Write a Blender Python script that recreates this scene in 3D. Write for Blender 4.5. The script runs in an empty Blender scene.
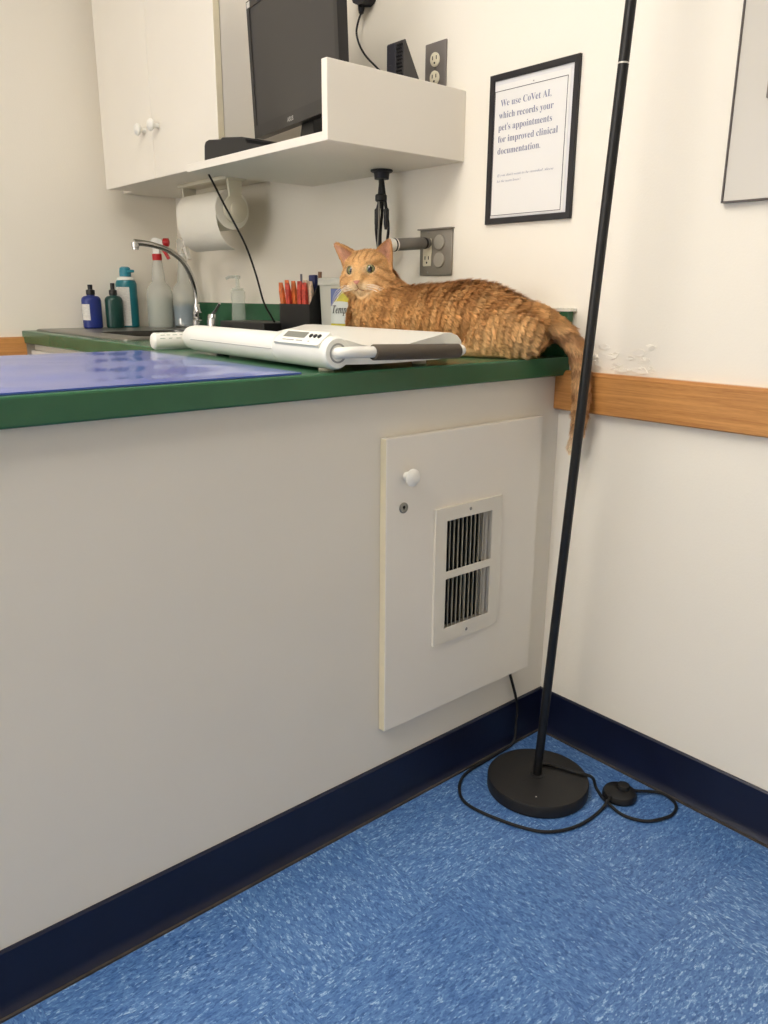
import bpy, bmesh, math, random
import numpy as np
from mathutils import Vector, Matrix, kdtree
from math import sin, cos, pi, radians, sqrt

random.seed(4); rng = np.random.default_rng(7)
SC = bpy.context.scene
COL = SC.collection

# ------------------------------------------------------------------ colours / materials
def lin(c):
    c = c / 255.0
    return c / 12.92 if c <= 0.04045 else ((c + 0.055) / 1.055) ** 2.4
def rgb(r, g, b): return (lin(r), lin(g), lin(b), 1.0)

def mat(name, col, rough=0.5, metal=0.0, spec=0.5, var=0.0, vscale=8.0, bump=0.0, bscale=60.0, trans=0.0, alpha=1.0,
        coat=0.0, stretch=None, ior=1.45, sss=0.0):
    m = bpy.data.materials.new(name); m.use_nodes = True
    nt = m.node_tree; b = nt.nodes['Principled BSDF']
    b.inputs['Base Color'].default_value = col
    b.inputs['Roughness'].default_value = rough
    b.inputs['Metallic'].default_value = metal
    b.inputs['Specular IOR Level'].default_value = spec
    b.inputs['Transmission Weight'].default_value = trans
    b.inputs['Coat Weight'].default_value = coat
    b.inputs['IOR'].default_value = ior
    b.inputs['Alpha'].default_value = alpha
    if sss:
        b.inputs['Subsurface Weight'].default_value = sss
        b.inputs['Subsurface Radius'].default_value = (.01, .008, .006)
    tc = nt.nodes.new('ShaderNodeTexCoord'); mp = nt.nodes.new('ShaderNodeMapping')
    nt.links.new(tc.outputs['Object'], mp.inputs['Vector'])
    if stretch: mp.inputs['Scale'].default_value = stretch
    if var > 0:
        n = nt.nodes.new('ShaderNodeTexNoise'); n.inputs['Scale'].default_value = vscale; n.inputs['Detail'].default_value = 4
        nt.links.new(mp.outputs['Vector'], n.inputs['Vector'])
        r = nt.nodes.new('ShaderNodeMapRange')
        r.inputs['From Min'].default_value = .3; r.inputs['From Max'].default_value = .7
        r.inputs['To Min'].default_value = 1 - var; r.inputs['To Max'].default_value = 1 + var
        nt.links.new(n.outputs['Fac'], r.inputs['Value'])
        hs = nt.nodes.new('ShaderNodeHueSaturation'); hs.inputs['Color'].default_value = col
        nt.links.new(r.outputs['Result'], hs.inputs['Value'])
        nt.links.new(hs.outputs['Color'], b.inputs['Base Color'])
    if bump > 0:
        n2 = nt.nodes.new('ShaderNodeTexNoise'); n2.inputs['Scale'].default_value = bscale; n2.inputs['Detail'].default_value = 5
        nt.links.new(mp.outputs['Vector'], n2.inputs['Vector'])
        bp = nt.nodes.new('ShaderNodeBump'); bp.inputs['Strength'].default_value = bump; bp.inputs['Distance'].default_value = .004
        nt.links.new(n2.outputs['Fac'], bp.inputs['Height']); nt.links.new(bp.outputs['Normal'], b.inputs['Normal'])
    return m

def emit_mat(name, col, strength):
    m = bpy.data.materials.new(name); m.use_nodes = True
    b = m.node_tree.nodes['Principled BSDF']
    b.inputs['Base Color'].default_value = (.8, .8, .8, 1)
    b.inputs['Emission Color'].default_value = col; b.inputs['Emission Strength'].default_value = strength
    return m

def wood_mat(name, c1, c2, axis='y'):
    m = bpy.data.materials.new(name); m.use_nodes = True
    nt = m.node_tree; b = nt.nodes['Principled BSDF']; L = nt.links.new
    tc = nt.nodes.new('ShaderNodeTexCoord'); mp = nt.nodes.new('ShaderNodeMapping')
    mp.inputs['Scale'].default_value = {'y': (60, 1.6, 60), 'x': (1.6, 60, 60)}[axis]
    L(tc.outputs['Object'], mp.inputs['Vector'])
    n = nt.nodes.new('ShaderNodeTexNoise'); n.inputs['Scale'].default_value = 2.2; n.inputs['Detail'].default_value = 8; n.inputs['Distortion'].default_value = .6
    L(mp.outputs['Vector'], n.inputs['Vector'])
    n3 = nt.nodes.new('ShaderNodeTexNoise'); n3.inputs['Scale'].default_value = 9; n3.inputs['Detail'].default_value = 3
    mp2 = nt.nodes.new('ShaderNodeMapping'); mp2.inputs['Scale'].default_value = {'y': (60, 5, 60), 'x': (5, 60, 60)}[axis]
    L(tc.outputs['Object'], mp2.inputs['Vector']); L(mp2.outputs['Vector'], n3.inputs['Vector'])
    mx = nt.nodes.new('ShaderNodeMath'); mx.operation = 'MULTIPLY_ADD'; mx.inputs[1].default_value = .35
    L(n3.outputs['Fac'], mx.inputs[0]); L(n.outputs['Fac'], mx.inputs[2])
    r = nt.nodes.new('ShaderNodeValToRGB'); r.color_ramp.elements[0].position = .45; r.color_ramp.elements[1].position = .85
    r.color_ramp.elements[0].color = c2; r.color_ramp.elements[1].color = c1
    L(mx.outputs[0], r.inputs['Fac']); L(r.outputs['Color'], b.inputs['Base Color'])
    b.inputs['Roughness'].default_value = .38
    return m

def floor_mat():
    m = bpy.data.materials.new('blue_vinyl_tile'); m.use_nodes = True
    nt = m.node_tree; b = nt.nodes['Principled BSDF']; L = nt.links.new; N = nt.nodes.new
    T = .305
    tc = N('ShaderNodeTexCoord'); sep = N('ShaderNodeSeparateXYZ'); L(tc.outputs['Object'], sep.inputs[0])
    def M(op, a, v=None, c=None):
        n = N('ShaderNodeMath'); n.operation = op
        if hasattr(a, 'links') or hasattr(a, 'is_linked'): L(a, n.inputs[0])
        else: n.inputs[0].default_value = a
        if v is not None:
            if hasattr(v, 'is_linked'): L(v, n.inputs[1])
            else: n.inputs[1].default_value = v
        if c is not None:
            if hasattr(c, 'is_linked'): L(c, n.inputs[2])
            else: n.inputs[2].default_value = c
        return n.outputs[0]
    tx = M('DIVIDE', M('ADD', sep.outputs[0], .912), T); ty = M('DIVIDE', M('ADD', sep.outputs[1], .26), T)
    par = M('MODULO', M('ADD', M('ADD', M('FLOOR', tx), M('FLOOR', ty)), 100.0), 2.0)
    idn = N('ShaderNodeCombineXYZ'); L(M('FLOOR', tx), idn.inputs[0]); L(M('FLOOR', ty), idn.inputs[1])
    wn = N('ShaderNodeTexWhiteNoise'); L(idn.outputs[0], wn.inputs['Vector'])
    def chips(sx, sy):
        mp = N('ShaderNodeMapping'); mp.inputs['Scale'].default_value = (sx, sy, 1); L(tc.outputs['Object'], mp.inputs['Vector'])
        nn = N('ShaderNodeTexNoise'); nn.inputs['Scale'].default_value = .35; nn.inputs['Detail'].default_value = 2
        L(mp.outputs['Vector'], nn.inputs['Vector'])
        wv = N('ShaderNodeVectorMath'); wv.operation = 'MULTIPLY_ADD'; wv.inputs[1].default_value = (1.6, 1.6, 1.6)
        L(nn.outputs['Color'], wv.inputs[0]); L(mp.outputs['Vector'], wv.inputs[2])
        vo = N('ShaderNodeTexVoronoi'); vo.inputs['Scale'].default_value = 1.0; L(wv.outputs[0], vo.inputs['Vector'])
        sp = N('ShaderNodeSeparateColor'); L(vo.outputs['Color'], sp.inputs[0])
        return sp.outputs[0]
    a = chips(300, 120); c = chips(120, 300)
    mix = N('ShaderNodeMix'); mix.data_type = 'FLOAT'; L(par, mix.inputs['Factor']); L(a, mix.inputs[2]); L(c, mix.inputs[3])
    a2 = chips(620, 240); c2 = chips(240, 620)
    mix2 = N('ShaderNodeMix'); mix2.data_type = 'FLOAT'; L(par, mix2.inputs['Factor']); L(a2, mix2.inputs[2]); L(c2, mix2.inputs[3])
    av = M('ADD', M('MULTIPLY', mix.outputs[0], .62), M('MULTIPLY', mix2.outputs[0], .38))
    n2 = N('ShaderNodeTexNoise'); n2.inputs['Scale'].default_value = 4; n2.inputs['Detail'].default_value = 5; L(tc.outputs['Object'], n2.inputs['Vector'])
    av = M('ADD', av, M('MULTIPLY', M('SUBTRACT', n2.outputs['Fac'], .5), .25))
    av = M('ADD', av, M('MULTIPLY', M('SUBTRACT', wn.outputs['Value'], .5), .10))
    r = N('ShaderNodeValToRGB'); e = r.color_ramp.elements
    e[0].position = .12; e[0].color = rgb(48, 86, 142)
    e[1].position = .93; e[1].color = rgb(158, 188, 218)
    for p_, c_ in ((.32, rgb(68, 108, 166)), (.6, rgb(82, 122, 176)), (.8, rgb(102, 140, 190))):
        q = e.new(p_); q.color = c_
    L(av, r.inputs['Fac'])
    # seams between the tiles
    fx = M('FRACT', tx); fy = M('FRACT', ty)
    dx = M('MINIMUM', fx, M('SUBTRACT', 1.0, fx)); dy = M('MINIMUM', fy, M('SUBTRACT', 1.0, fy))
    seam = M('LESS_THAN', M('MINIMUM', dx, dy), .0028)
    ms = N('ShaderNodeMix'); ms.data_type = 'RGBA'; L(M('MULTIPLY', seam, .32), ms.inputs['Factor'])
    L(r.outputs['Color'], ms.inputs[6]); ms.inputs[7].default_value = rgb(40, 72, 120)
    L(ms.outputs[2], b.inputs['Base Color'])
    b.inputs['Roughness'].default_value = .36
    bp = N('ShaderNodeBump'); bp.inputs['Strength'].default_value = .12; bp.inputs['Distance'].default_value = .002
    L(n2.outputs['Fac'], bp.inputs['Height']); L(bp.outputs['Normal'], b.inputs['Normal'])
    return m

def wall_paint(name, col, rough=.6):
    m = mat(name, col, rough, var=.012, vscale=3, bump=.10, bscale=220)
    return m

M_ = {}
M_['wall'] = wall_paint('warm_white_wall_paint', rgb(240, 234, 221))
M_['ceil'] = mat('ceiling_tile_white', rgb(236, 232, 224), .8, bump=.2, bscale=120)
M_['floor'] = floor_mat()
M_['navy'] = mat('navy_vinyl_base', rgb(15, 21, 46), .36, var=.12, vscale=14, bump=.05, bscale=90)
M_['grime'] = mat('grimy_caulk_line', rgb(66, 60, 55), .7, var=.35, vscale=30)
M_['oak'] = wood_mat('honey_oak', rgb(206, 148, 84), rgb(170, 112, 56), 'y')
M_['oakx'] = wood_mat('honey_oak_side', rgb(206, 148, 84), rgb(170, 112, 56), 'x')
M_['lam'] = mat('white_laminate', rgb(226, 220, 207), .42, var=.012, vscale=5)
M_['lam2'] = mat('white_laminate_cabinet', rgb(232, 226, 214), .45, var=.01, vscale=5)
M_['edge'] = mat('yellowed_edge_band', rgb(222, 212, 184), .5, var=.05, vscale=12)
M_['green'] = mat('green_laminate', rgb(50, 96, 66), .25, var=.05, vscale=20, bump=.02, bscale=200)
M_['white'] = mat('white_plastic', rgb(232, 230, 222), .35)
M_['whitem'] = mat('white_enamel_metal', rgb(222, 216, 202), .4)
M_['louver'] = mat('shade_grey_louver', rgb(196, 190, 176), .5)
M_['dark'] = mat('dark_hollow_shade', rgb(14, 13, 12), .9)  # near-black that stands in for shade in hollows
M_['black'] = mat('black_plastic', rgb(22, 22, 24), .42, var=.1, vscale=30)
M_['blackm'] = mat('black_matt_metal', rgb(30, 29, 29), .5, metal=.0, var=.08, vscale=40, bump=.03, bscale=200)
M_['pole'] = mat('black_painted_steel', rgb(20, 20, 21), .4)
M_['rubber'] = mat('black_rubber', rgb(18, 18, 19), .55)
M_['screen'] = mat('dark_screen', rgb(58, 56, 55), .38, var=.03, vscale=3)
M_['bezel'] = mat('glossy_black_bezel', rgb(40, 38, 38), .28)
M_['chrome'] = mat('chrome', (.62, .62, .62, 1), .14, metal=1)
M_['steel'] = mat('brushed_steel', rgb(150, 148, 142), .35, metal=1, bump=.05, bscale=300)
M_['sinkdark'] = mat('sink_basin_steel', rgb(90, 90, 88), .3, metal=1)
M_['plate'] = mat('grey_outlet_plate', rgb(138, 132, 122), .42, metal=.25)
M_['plate2'] = mat('grey_outlet_cover', rgb(128, 122, 118), .42, metal=.25)
M_['ivory'] = mat('ivory_receptacle', rgb(228, 220, 196), .4)
M_['knobgrey'] = mat('grey_round_blank', rgb(170, 164, 152), .45)
M_['greycable'] = mat('grey_plug_body', rgb(122, 119, 114), .5)
M_['paper'] = mat('white_paper', rgb(232, 230, 226), .6)
M_['mount'] = mat('paper_mount', rgb(222, 221, 222), .6)
M_['ink'] = mat('blue_grey_ink', rgb(122, 127, 156), .7)
M_['inkd'] = mat('dark_ink', rgb(66, 62, 70), .7)
M_['frame'] = mat('black_picture_frame', rgb(36, 34, 36), .42)
M_['board'] = mat('whiteboard_enamel', rgb(205, 200, 190), .22)
M_['bframe'] = mat('dark_grey_board_edge', rgb(84, 76, 72), .4)
M_['mat'] = mat('blue_vinyl_mat', rgb(72, 92, 174), .16, var=.05, vscale=6, bump=.22, bscale=9)
M_['foam'] = mat('brown_grey_foam_grip', rgb(88, 79, 68), .8, bump=.15, bscale=400)
M_['lcd'] = mat('grey_lcd', rgb(122, 124, 116), .3)
M_['scale'] = mat('white_scale_plastic', rgb(232, 232, 224), .3)
M_['seam'] = mat('seam_grey', rgb(150, 150, 146), .6)
M_['bluebot'] = mat('dark_blue_bottle', rgb(28, 46, 120), .3)
M_['greenbot'] = mat('dark_green_bottle', rgb(26, 66, 60), .3)
M_['teal'] = mat('teal_can', rgb(26, 112, 124), .3)
M_['teal2'] = mat('teal_cap', rgb(40, 130, 150), .35)
M_['label'] = mat('white_label', rgb(214, 212, 206), .5, var=.12, vscale=90, stretch=(1, 1, 3))
M_['frost'] = mat('frosted_bottle', rgb(214, 216, 208), .4, alpha=.40)
M_['frostl'] = mat('clear_liquid', rgb(168, 178, 168), .3)
M_['bluel'] = mat('blue_liquid', rgb(40, 104, 140), .3)
M_['red'] = mat('red_plastic', rgb(186, 30, 34), .4)
M_['clear'] = mat('clear_plastic', rgb(205, 215, 205), .12, alpha=.35)
M_['beige'] = mat('beige_plastic', rgb(214, 208, 188), .45)
M_['towel'] = mat('paper_towel', rgb(232, 228, 216), .9, bump=.3, bscale=160)
M_['orange'] = mat('orange_wrapper', rgb(214, 112, 60), .4, var=.45, vscale=70)
M_['redwrap'] = mat('red_wrapper', rgb(196, 70, 56), .4, var=.5, vscale=80)
M_['creamwrap'] = mat('cream_wrapper', rgb(222, 196, 170), .4, var=.35, vscale=80)
M_['navyp'] = mat('navy_plastic', rgb(32, 40, 90), .4)
M_['penbrown'] = mat('brown_pen', rgb(120, 84, 60), .5)
M_['tub'] = mat('translucent_tub', rgb(216, 214, 204), .35, alpha=.8)
M_['bagy'] = mat('yellow_pouch', rgb(196, 182, 40), .3, var=.15, vscale=60)
M_['bagb'] = mat('blue_pouch_corner', rgb(74, 92, 150), .3)
M_['bagw'] = mat('white_pouch_band', rgb(206, 210, 204), .3)
M_['chip'] = mat('torn_white_caulk', rgb(226, 224, 214), .7, bump=.6, bscale=90)
M_['ringm'] = mat('silver_ring', rgb(210, 206, 196), .3, metal=.4)
M_['lamp'] = emit_mat('fluorescent_diffuser', (1.0, .93, .83, 1), 4.9)
M_['lamp2'] = emit_mat('fluorescent_diffuser_bright', (1.0, .93, .84, 1), 8.6)
M_['fill_pane'] = emit_mat('added_fill_pane', (1.0, .95, .90, 1), 1.75)  # glow of the added window, a fill source
M_['nose'] = mat('pink_cat_nose', rgb(178, 118, 100), .5)
M_['whisk'] = mat('white_whisker', rgb(245, 238, 225), .5)

# ------------------------------------------------------------------ mesh builder
class MB:
    def __init__(s): s.v = []; s.f = []; s.mi = []
    def add(s, vs, fs, mi=0):
        o = len(s.v); s.v += [tuple(v) for v in vs]; s.f += [tuple(i + o for i in f) for f in fs]; s.mi += [mi] * len(fs); return s
    def from_bm(s, bm, mi=0):
        bm.verts.index_update(); s.add([v.co[:] for v in bm.verts], [[v.index for v in f.verts] for f in bm.faces], mi); bm.free(); return s
    def box(s, a, b, bev=0.0, seg=2, mi=0, mtx=None):
        bm = bmesh.new(); bmesh.ops.create_cube(bm, size=1)
        c = [(a[i] + b[i]) / 2 for i in range(3)]; d = [abs(b[i] - a[i]) for i in range(3)]
        for v in bm.verts: v.co = Vector((v.co[i] * d[i] + c[i] for i in range(3)))
        if bev > 0: bmesh.ops.bevel(bm, geom=bm.edges[:], offset=min(bev, min(d) * .49), segments=seg, profile=.5, affect='EDGES')
        if mtx is not None: bmesh.ops.transform(bm, matrix=mtx, verts=bm.verts)
        return s.from_bm(bm, mi)
    def loft(s, rings, cap=True, mi=0, closed=True):
        n = len(rings[0]); vs = [p for r in rings for p in r]; fs = []
        for i in range(len(rings) - 1):
            for j in range(n if closed else n - 1):
                k = (j + 1) % n; fs.append((i * n + j, i * n + k, (i + 1) * n + k, (i + 1) * n + j))
        if cap: fs.append(tuple(range(n))[::-1]); fs.append(tuple((len(rings) - 1) * n + j for j in range(n)))
        return s.add(vs, fs, mi)
    def cyl(s, p0, p1, r0, r1=None, seg=24, mi=0, cap=True):
        r1 = r0 if r1 is None else r1
        return s.tube([p0, p1], [r0, r1], seg, mi, smooth=False, cap=cap)
    def lathe(s, org, prof, axis=(0, 0, 1), seg=28, mi=0, squash=None):
        ax = Vector(axis).normalized(); e1 = ax.orthogonal().normalized() if abs(ax.z) < .999 else Vector((1, 0, 0)); e2 = ax.cross(e1)
        o = Vector(org); rings = []
        for r, h in prof:
            r = max(r, 1e-5); q = squash or (1, 1)
            rings.append([o + ax * h + e1 * (cos(t) * r * q[0]) + e2 * (sin(t) * r * q[1]) for t in [2 * pi * k / seg for k in range(seg)]])
        return s.loft(rings, True, mi)
    def tube(s, pts, rad, seg=10, mi=0, smooth=True, sub=6, cap=True):
        P = [Vector(p) for p in pts]
        R = list(rad) if hasattr(rad, '__len__') else [rad] * len(P)
        if smooth and len(P) > 2:
            Q = []; RR = []
            for i in range(len(P) - 1):
                a = P[max(i - 1, 0)]; b = P[i]; c = P[i + 1]; d = P[min(i + 2, len(P) - 1)]
                for k in range(sub):
                    t = k / sub
                    Q.append(.5 * ((2 * b) + (c - a) * t + (2 * a - 5 * b + 4 * c - d) * t * t + (3 * b - a - 3 * c + d) * t ** 3))
                    RR.append(R[i] * (1 - t) + R[i + 1] * t)
            Q.append(P[-1]); RR.append(R[-1]); P, R = Q, RR
        rings = []; up = None
        for i, p in enumerate(P):
            t = (P[min(i + 1, len(P) - 1)] - P[max(i - 1, 0)]).normalized()
            up = t.orthogonal().normalized() if up is None else (up - t * up.dot(t)).normalized()
            w = t.cross(up)
            rings.append([p + up * (cos(a) * R[i]) + w * (sin(a) * R[i]) for a in [2 * pi * k / seg for k in range(seg)]])
        return s.loft(rings, cap, mi)
    def prism(s, poly, d, mi=0):
        """poly: 3-D points of one face, d: extrusion vector"""
        n = len(poly); d = Vector(d); P = [Vector(p) for p in poly]
        return s.add(P + [p + d for p in P], [tuple(range(n))[::-1], tuple(range(n, 2 * n))] + [(i, (i + 1) % n, n + (i + 1) % n, n + i) for i in range(n)], mi)
    def sphere(s, c, r, seg=20, mi=0):
        r = r if hasattr(r, '__len__') else (r, r, r)
        bm = bmesh.new(); bmesh.ops.create_uvsphere(bm, u_segments=seg, v_segments=seg // 2 + 2, radius=1)
        for v in bm.verts: v.co = Vector((c[i] + v.co[i] * r[i] for i in range(3)))
        return s.from_bm(bm, mi)
    def grid_solid(s, xs, ys, keep, z0, z1, mi=0):
        idx = {}; vs = []; fs = []
        def V(i, j, k):
            if (i, j, k) not in idx: idx[(i, j, k)] = len(vs); vs.append((xs[i], ys[j], (z0, z1)[k]))
            return idx[(i, j, k)]
        K = lambda i, j: 0 <= i < len(xs) - 1 and 0 <= j < len(ys) - 1 and keep(i, j)
        for i in range(len(xs) - 1):
            for j in range(len(ys) - 1):
                if not K(i, j): continue
                fs.append((V(i, j, 1), V(i + 1, j, 1), V(i + 1, j + 1, 1), V(i, j + 1, 1)))
                fs.append((V(i, j, 0), V(i, j + 1, 0), V(i + 1, j + 1, 0), V(i + 1, j, 0)))
                if not K(i - 1, j): fs.append((V(i, j, 0), V(i, j, 1), V(i, j + 1, 1), V(i, j + 1, 0)))
                if not K(i + 1, j): fs.append((V(i + 1, j, 0), V(i + 1, j + 1, 0), V(i + 1, j + 1, 1), V(i + 1, j, 1)))
                if not K(i, j - 1): fs.append((V(i, j, 0), V(i + 1, j, 0), V(i + 1, j, 1), V(i, j, 1)))
                if not K(i, j + 1): fs.append((V(i, j + 1, 0), V(i, j + 1, 1), V(i + 1, j + 1, 1), V(i + 1, j + 1, 0)))
        return s.add(vs, fs, mi)
    def build(s, name, mats, parent=None, smooth=True, angle=35, recalc=True, **props):
        off = Vector((0, 0, 0)); q = parent
        while q is not None: off += q.location; q = q.parent
        org = Vector((0, 0, 0)) if parent is not None or props.pop('origin0', False) else None
        if parent is None and org is None:
            a = np.array(s.v); org = Vector(((a[:, 0].min() + a[:, 0].max()) / 2, (a[:, 1].min() + a[:, 1].max()) / 2, a[:, 2].min()))
        sh = off + org
        me = bpy.data.meshes.new(name); me.from_pydata([(v[0] - sh.x, v[1] - sh.y, v[2] - sh.z) for v in s.v], [], s.f)
        mats = mats if isinstance(mats, (list, tuple)) else [mats]
        for m in mats: me.materials.append(m)
        me.polygons.foreach_set('material_index', s.mi)
        if recalc:
            bm = bmesh.new(); bm.from_mesh(me); bmesh.ops.recalc_face_normals(bm, faces=bm.faces); bm.to_mesh(me); bm.free()
        if smooth:
            me.polygons.foreach_set('use_smooth', [True] * len(me.polygons)); me.set_sharp_from_angle(angle=radians(angle))
        me.update()
        o = bpy.data.objects.new(name, me); COL.objects.link(o)
        if parent is not None: o.parent = parent
        else: o.location = org
        for k, v in props.items(): o[k] = v
        return o

def tag(o, label, cat, group=None, kind=None):
    o['label'] = label; o['category'] = cat
    if group: o['group'] = group
    if kind: o['kind'] = kind
    return o
def thing(name, label, cat, loc, group=None):
    o = bpy.data.objects.new(name, None); COL.objects.link(o); o.location = loc; o.empty_display_size = .05
    return tag(o, label, cat, group)
def struct(name, mb, m, **k):
    return mb.build(name, m, None, kind='structure', **k)
def copy_tree(o, parent=None):
    c = o.copy(); COL.objects.link(c)
    if parent is not None: c.parent = parent
    for ch in list(o.children): copy_tree(ch, c)
    return c

def text_mb(body, size, org, ex=(0, -1, 0), ey=(0, 0, 1), serif=True, width=None, offset=0.0, italic=False):
    """mesh of a line of writing standing on the plane through org spanned by ex, ey"""
    if serif:
        out = ''
        for ch in body:
            if 'a' <= ch <= 'z': out += chr((0x1D482 if italic else 0x1D41A) + ord(ch) - 97)
            elif 'A' <= ch <= 'Z': out += chr((0x1D468 if italic else 0x1D400) + ord(ch) - 65)
            else: out += ch
    else: out = body
    cu = bpy.data.curves.new('writing', 'FONT'); cu.body = out; cu.size = size; cu.offset = offset; cu.resolution_u = 3
    o = bpy.data.objects.new('writing', cu); COL.objects.link(o)
    dg = bpy.context.evaluated_depsgraph_get(); me = bpy.data.meshes.new_from_object(o.evaluated_get(dg))
    vs = [v.co.copy() for v in me.vertices]; fs = [tuple(p.vertices) for p in me.polygons]
    bpy.data.objects.remove(o); bpy.data.meshes.remove(me); bpy.data.curves.remove(cu)
    k = 1.0
    if width and vs:
        k = width / (max(v.x for v in vs) - min(v.x for v in vs))
    X, Y, O = Vector(ex), Vector(ey), Vector(org)
    mb = MB(); mb.add([O + X * (v.x * k) + Y * v.y for v in vs], fs); return mb

# ------------------------------------------------------------------ the room
HC = .914; YL = 1.80
XB, YB, ZC = -3.5, -2.7, 2.65
struct('floor', MB().box((XB, YB, -.06), (0, YL, 0)), M_['floor'], origin0=True)
struct('ceiling', MB().box((XB, YB, ZC), (0, YL, ZC + .06)), M_['ceil'])
struct('wall_right', MB().box((0, YB, 0), (.1, YL + .1, ZC)), M_['wall'], origin0=True)
struct('wall_left', MB().box((XB, YL, 0), (0, YL + .1, ZC)), M_['wall'], origin0=True)
struct('wall_back', MB().box((XB - .1, YB, 0), (XB, YL + .1, ZC)), M_['wall'], origin0=True)
struct('wall_front', MB().box((XB, YB - .1, 0), (.1, YB, ZC)), M_['wall'], origin0=True)

def base_strip(name, p0, p1, n, h=.108, w=.006):
    """navy vinyl cove base with a small toe, p0-p1 on the wall line, n = room side"""
    p0, p1, n = Vector(p0), Vector(p1), Vector(n); u = Vector((0, 0, 1))
    prof = [(0, 0), (.014, 0), (.014, .003), (.010, .008), (w + .001, .016), (w, .022), (w, h - .003), (w - .003, h), (0, h)]
    mb = MB(); mb.loft([[p + n * a + u * b for a, b in prof] for p in (p0, p1)])
    return struct(name, mb, M_['navy'], origin0=True)
base_strip('baseboard_right', (0, 0, 0), (0, YB, 0), (-1, 0, 0))
base_strip('baseboard_left', (XB, YL, 0), (-.60, YL, 0), (0, -1, 0))
mb = MB(); mb.box((XB, -.019, 0), (-.0142, -.0145, .004)); mb.box((-.019, YB, 0), (-.0145, -.019, .004))
struct('trim_3', mb, M_['grime'], origin0=True)
# oak chair rails
def rail_mb(p0, p1, n, z0, z1, t):
    p0, p1, n = Vector(p0), Vector(p1), Vector(n); u = Vector((0, 0, 1))
    prof = [(0, z0), (t - .003, z0), (t, z0 + .003), (t, z1 - .006), (t - .006, z1), (0, z1)]
    return MB().loft([[p + n * a + u * b for a, b in prof] for p in (p0, p1)])
struct('trim_1', rail_mb((0, 0, 0), (0, YB, 0), (-1, 0, 0), .798, .884, .0205), M_['oak'], origin0=True)
struct('trim_2', rail_mb((XB, YL, 0), (-.592, YL, 0), (0, -1, 0), .808, .894, .0205), M_['oakx'], origin0=True)

# unseen window added behind the viewer, glowing to fill the room from the front
WX = XB; wy0, wy1, wz0, wz1 = -.3, 1.5, .95, 2.15
mb = MB()
for y0, y1, z0, z1 in ((wy0 - .06, wy1 + .06, wz0 - .06, wz0), (wy0 - .06, wy1 + .06, wz1, wz1 + .06), (wy0 - .06, wy0, wz0, wz1), (wy1, wy1 + .06, wz0, wz1), (.575, .625, wz0, wz1)):
    mb.box((WX, y0, z0), (WX + .03, y1, z1))
wn_ = struct('added_window_1', mb, M_['white'], smooth=False)
MB().box((WX + .001, wy0, wz0), (WX + .008, wy1, wz1)).build('pane', M_['fill_pane'], wn_, smooth=False)
# ceiling lights
def ceiling_light(x, y, lab, lamp):
    t = thing('ceiling_light', lab, 'ceiling light', (x, y, ZC))
    a, b = .62, .31
    mb = MB()
    for x0, x1, y0, y1 in ((-a, a, -b, -b + .03), (-a, a, b - .03, b), (-a, -a + .03, -b + .03, b - .03), (a - .03, a, -b + .03, b - .03)):
        mb.box((x + x0, y + y0, ZC - .03), (x + x1, y + y1, ZC), .003)
    mb.build('frame', M_['white'], t)
    MB().box((x - a + .03, y - b + .03, ZC - .02), (x + a - .03, y + b - .03, ZC - .008)).build('diffuser', lamp, t)
ceiling_light(-1.30, .0, 'fluorescent ceiling panel nearest the framed notice wall', M_['lamp'])
ceiling_light(-2.45, -.65, 'fluorescent ceiling panel farther from the framed notice wall', M_['lamp2'])

# ------------------------------------------------------------------ peninsula and counter
XP = -2.3                                             # free end of the peninsula (behind the left edge of the view)
CF = -.597                                            # front of the sink counter
pen = thing('peninsula_cabinet', 'white laminate peninsula cabinet under the green counter', 'cabinet', (-1.1, .3, 0))
MB().box((XP + .03, 0, 0), (0, .64, HC - .0411)).build('body', M_['lam'], pen)
mb = MB(); prof = [(0, 0), (.014, 0), (.014, .003), (.010, .008), (.007, .016), (.006, .022), (.006, .105), (.003, .108), (0, .108)]
mb.loft([[(x, -a, b) for a, b in prof] for x in (XP + .03, 0)])
mb.build('base_strip', M_['navy'], pen, label='navy vinyl base strip along the bottom')
# access door
DX0, DX1, DZ0, DZ1, DD = -.5267, -.0776, .1933, .7887, .0176
VX0, VX1, VZ0, VZ1 = -.4013, -.206, .3435, .6348
sx0, sx1 = -.3705, -.2355; NS = 11
banks = ((.376, .4835), (.4995, .607))
tmp = MB().grid_solid([DX0, sx0 - .006, sx1 + .006, DX1], [DZ0, banks[0][0] - .006, banks[1][1] + .006, DZ1], lambda i, j: not (i == 1 and j == 1), 0, 1)
mb = MB(); mb.add([(v[0], (-.001 if v[2] == 0 else -DD), v[1]) for v in tmp.v], tmp.f)
dr = mb.build('door', M_['lam2'], pen, smooth=False)
bv = dr.modifiers.new('b', 'BEVEL'); bv.width = .0012; bv.segments = 1; bv.limit_method = 'ANGLE'
mb = MB(); mb.box((DX0 - .0006, -DD + .0012, DZ0 + .001), (DX0 + .0004, -.001, DZ1 - .001)); mb.build('edge_band', M_['edge'], dr, label='yellowed left edge of the door')
mb = MB(); mb.lathe((-.4775, -DD, .7135), [(.0085, 0), (.008, .003), (.0066, .007), (.0072, .011), (.0135, .0135), (.0165, .0165), (.0165, .020), (.0135, .0235), (.007, .0255), (0, .026)], (0, -1, 0))
mb.build('knob', M_['white'], dr, label='round white knob')
mb = MB(); mb.lathe((-.4835, -DD, .653), [(.0105, 0), (.0105, .002), (.009, .0032), (.0078, .0032), (.0072, .0015), (0, .0015)], (0, -1, 0))
lk = mb.build('lock', M_['steel'], dr, label='small round keyhole lock')
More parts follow.
